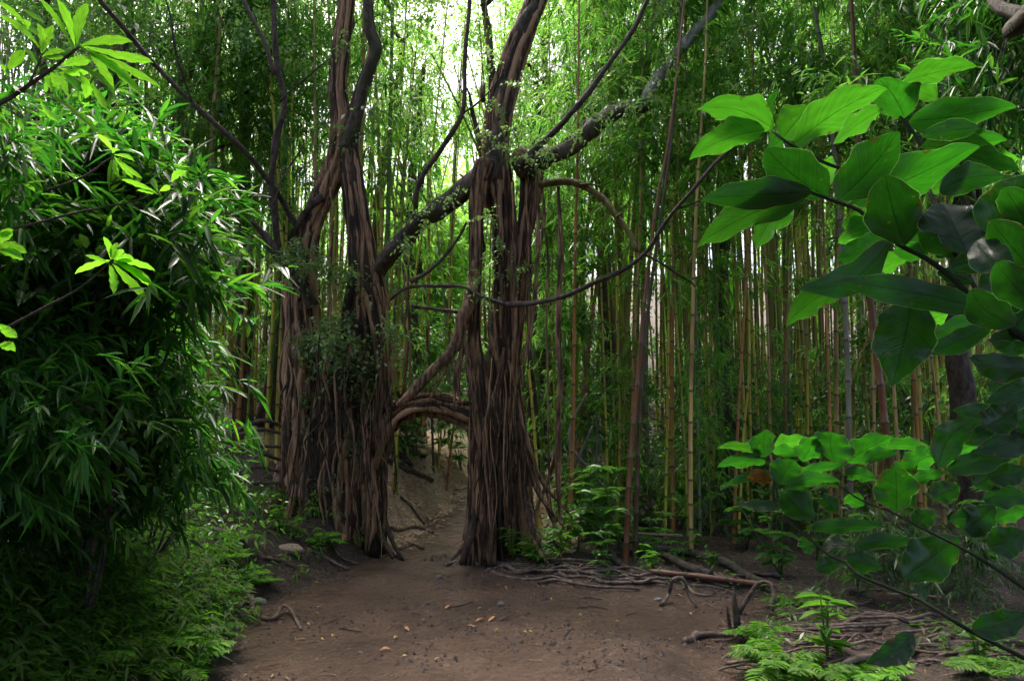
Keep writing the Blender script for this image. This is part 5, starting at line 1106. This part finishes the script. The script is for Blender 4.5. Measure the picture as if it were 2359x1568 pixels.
# twigs on the path
for l, r, lab in [([(1840, 752), (1930, 740), (2070, 705)], 2, 'thin twig on the path with a chip at its left end'), ([(1600, 792), (1670, 810)], 1.8, 'short dark twig near the middle of the path'), ([(1040, 912), (1120, 922), (1215, 940)], 2.2, 'dark twig on the left half of the path'), ([(960, 857), (1040, 836)], 1.6, 'pale twig on the path right of the snaking root'), ([(2280, 855), (2340, 815)], 1.6, 'pale slanting twig near the pair of orange chips'), ([(60, 1012), (130, 1052)], 2.5, 'tan stick at the lower left path edge')]:
    ground_line('twig', l, r, M['twig'], lab, 'twig', z3, 0.1, wander=.004)
for l, r, lab in [([(770, 752), (900, 745), (1010, 765)], 2, 'long thin twig lying in front of the low straight root'), ([(680, 972), (710, 940), (745, 905)], 2.4, 'dark twig on top of the pale mound in the path'), ([(1150, 812), (1230, 790)], 1.6, 'short twig on the right half of the path'), ([(830, 672), (960, 690)], 1.6, 'tan twig near the low straight root')]:
    ground_line('twig', l, r, M['twig'], lab, 'twig', z4, 0.1, wander=.004)
# chips and leaves
cm = leaf_mat('bark_chip', [(.26, .115, .05), (.34, .17, .08)], [(.3, .12, .04), (.3, .14, .05)], .1, .6, .3)
ym = leaf_mat('fallen_yellow_leaf', [(.30, .26, .06), (.36, .3, .08)], [(.5, .42, .06), (.5, .45, .1)], .3, .5, .3)
def flat_leaf(px, py, L, W, mat, name, label, cat, group, az):
    p = ground(px, py); mb = MB(); n = 6
    u = np.linspace(0, 1, n); pr = np.sin(math.pi * np.clip(u * .96 + .02, 0, 1)) ** .7
    d = np.array([math.cos(az), math.sin(az), 0]); s = np.array([-d[1], d[0], 0])
    V = []
    for i in range(n):
        for k in (-1, 0, 1):
            q = p + d * L * (u[i] - .5) + s * W * .5 * pr[i] * k; V.append([q[0], q[1], float(G(q[0], q[1])) + .006 + .012 * abs(k) * pr[i] * (W / .03) + .006 * math.sin(u[i] * 3)])
    f = [(i * 3 + k, i * 3 + k + 1, i * 3 + k + 4, i * 3 + k + 3) for i in range(n - 1) for k in range(2)]
    mb.add(V, f); tag(link(name, mb.mesh(name, mat)), label, cat, group)
for z, f, lab in [((2130, 852), z3, 'orange bark chip, left one of a pair on the path'), ((2217, 850), z3, 'orange bark chip, right one of a pair on the path'), ((1392, 1075), z3, 'orange bark chip alone in the foreground of the path'), ((1552, 926), z3, 'brown chip in the middle of the path'), ((2322, 600), z3, 'orange chip near the end of the wavy thin root'), ((480, 592), z4, 'orange chip stuck upright by the low straight root'), ((1880, 745), z3, 'orange chip at the left end of the thin twig'), ((2050, 905), z3, 'brown chip left of the pair of orange ones'), ((1555, 665), z4, 'pale chip under the legged root')]:
    flat_leaf(*f(z), .085, .028, cm, 'bark_chip', lab, 'bark chip', None, rng.uniform(0, 3.1))
YLEAF = 'scattered yellow leaves on the path'
for z in [(1283, 290), (1383, 320), (700, 722), (868, 797), (905, 995), (2122, 757), (2253, 932), (530, 1290), (1475, 985), (1540, 1135), (865, 560), (675, 650), (1790, 1155), (990, 972), (800, 880)]:
    flat_leaf(*z3(z), .036, .018, ym, 'fallen_leaf', 'small yellow leaf lying flat on the dirt path', 'leaf', YLEAF, rng.uniform(0, 6.2))
for z in [(1412, 780), (1645, 803), (795, 812), (155, 933), (370, 945), (410, 938), (570, 692), (1030, 730), (110, 570), (770, 875), (1080, 862)]:
    flat_leaf(*z4(z), .036, .018, ym, 'fallen_leaf', 'small yellow leaf lying flat on the dirt path', 'leaf', YLEAF, rng.uniform(0, 6.2))

# ------------------------------------------------------------------ light, sky, camera
SUN_EL, SUN_AZ = R(62), R(-20)
w = bpy.data.worlds.new('World'); scene.world = w; w.use_nodes = True
nt = w.node_tree; bg = nt.nodes['Background']; sky = nt.nodes.new('ShaderNodeTexSky'); sky.sky_type = 'NISHITA'; sky.sun_disc = False
sky.sun_elevation = SUN_EL; sky.sun_rotation = SUN_AZ; sky.air_density = .6; sky.dust_density = 7.; sky.ozone_density = .3
nt.links.new(sky.outputs[0], bg.inputs[0]); bg.inputs[1].default_value = .12
sd = bpy.data.lights.new('sun', 'SUN'); sd.energy = 1.5; sd.angle = R(18); sd.color = (1, .96, .9)
so = bpy.data.objects.new('sun', sd); COL.objects.link(so)
mu = __import__('mathutils')
sv = mu.Vector((math.sin(SUN_AZ) * math.cos(SUN_EL), math.cos(SUN_AZ) * math.cos(SUN_EL), math.sin(SUN_EL)))
so.rotation_euler = (-sv).to_track_quat('-Z', 'Y').to_euler()
so.location = sv * 30
cd = bpy.data.cameras.new('camera'); cd.lens = 27; cd.sensor_width = 36; cd.clip_end = 500; cd.clip_start = .05
co = bpy.data.objects.new('camera', cd); COL.objects.link(co); co.location = CAM.tolist(); co.rotation_euler = (R(90) + PITCH, 0, 0)
scene.camera = co
vs = scene.view_settings; vs.view_transform = 'Standard'; vs.look = 'None'; vs.gamma = 1; vs.exposure = 2.2
cy = scene.cycles; cy.max_bounces = 6; cy.diffuse_bounces = 2; cy.glossy_bounces = 2; cy.transmission_bounces = 4; cy.use_denoising = True
cy.caustics_reflective = False; cy.caustics_refractive = False
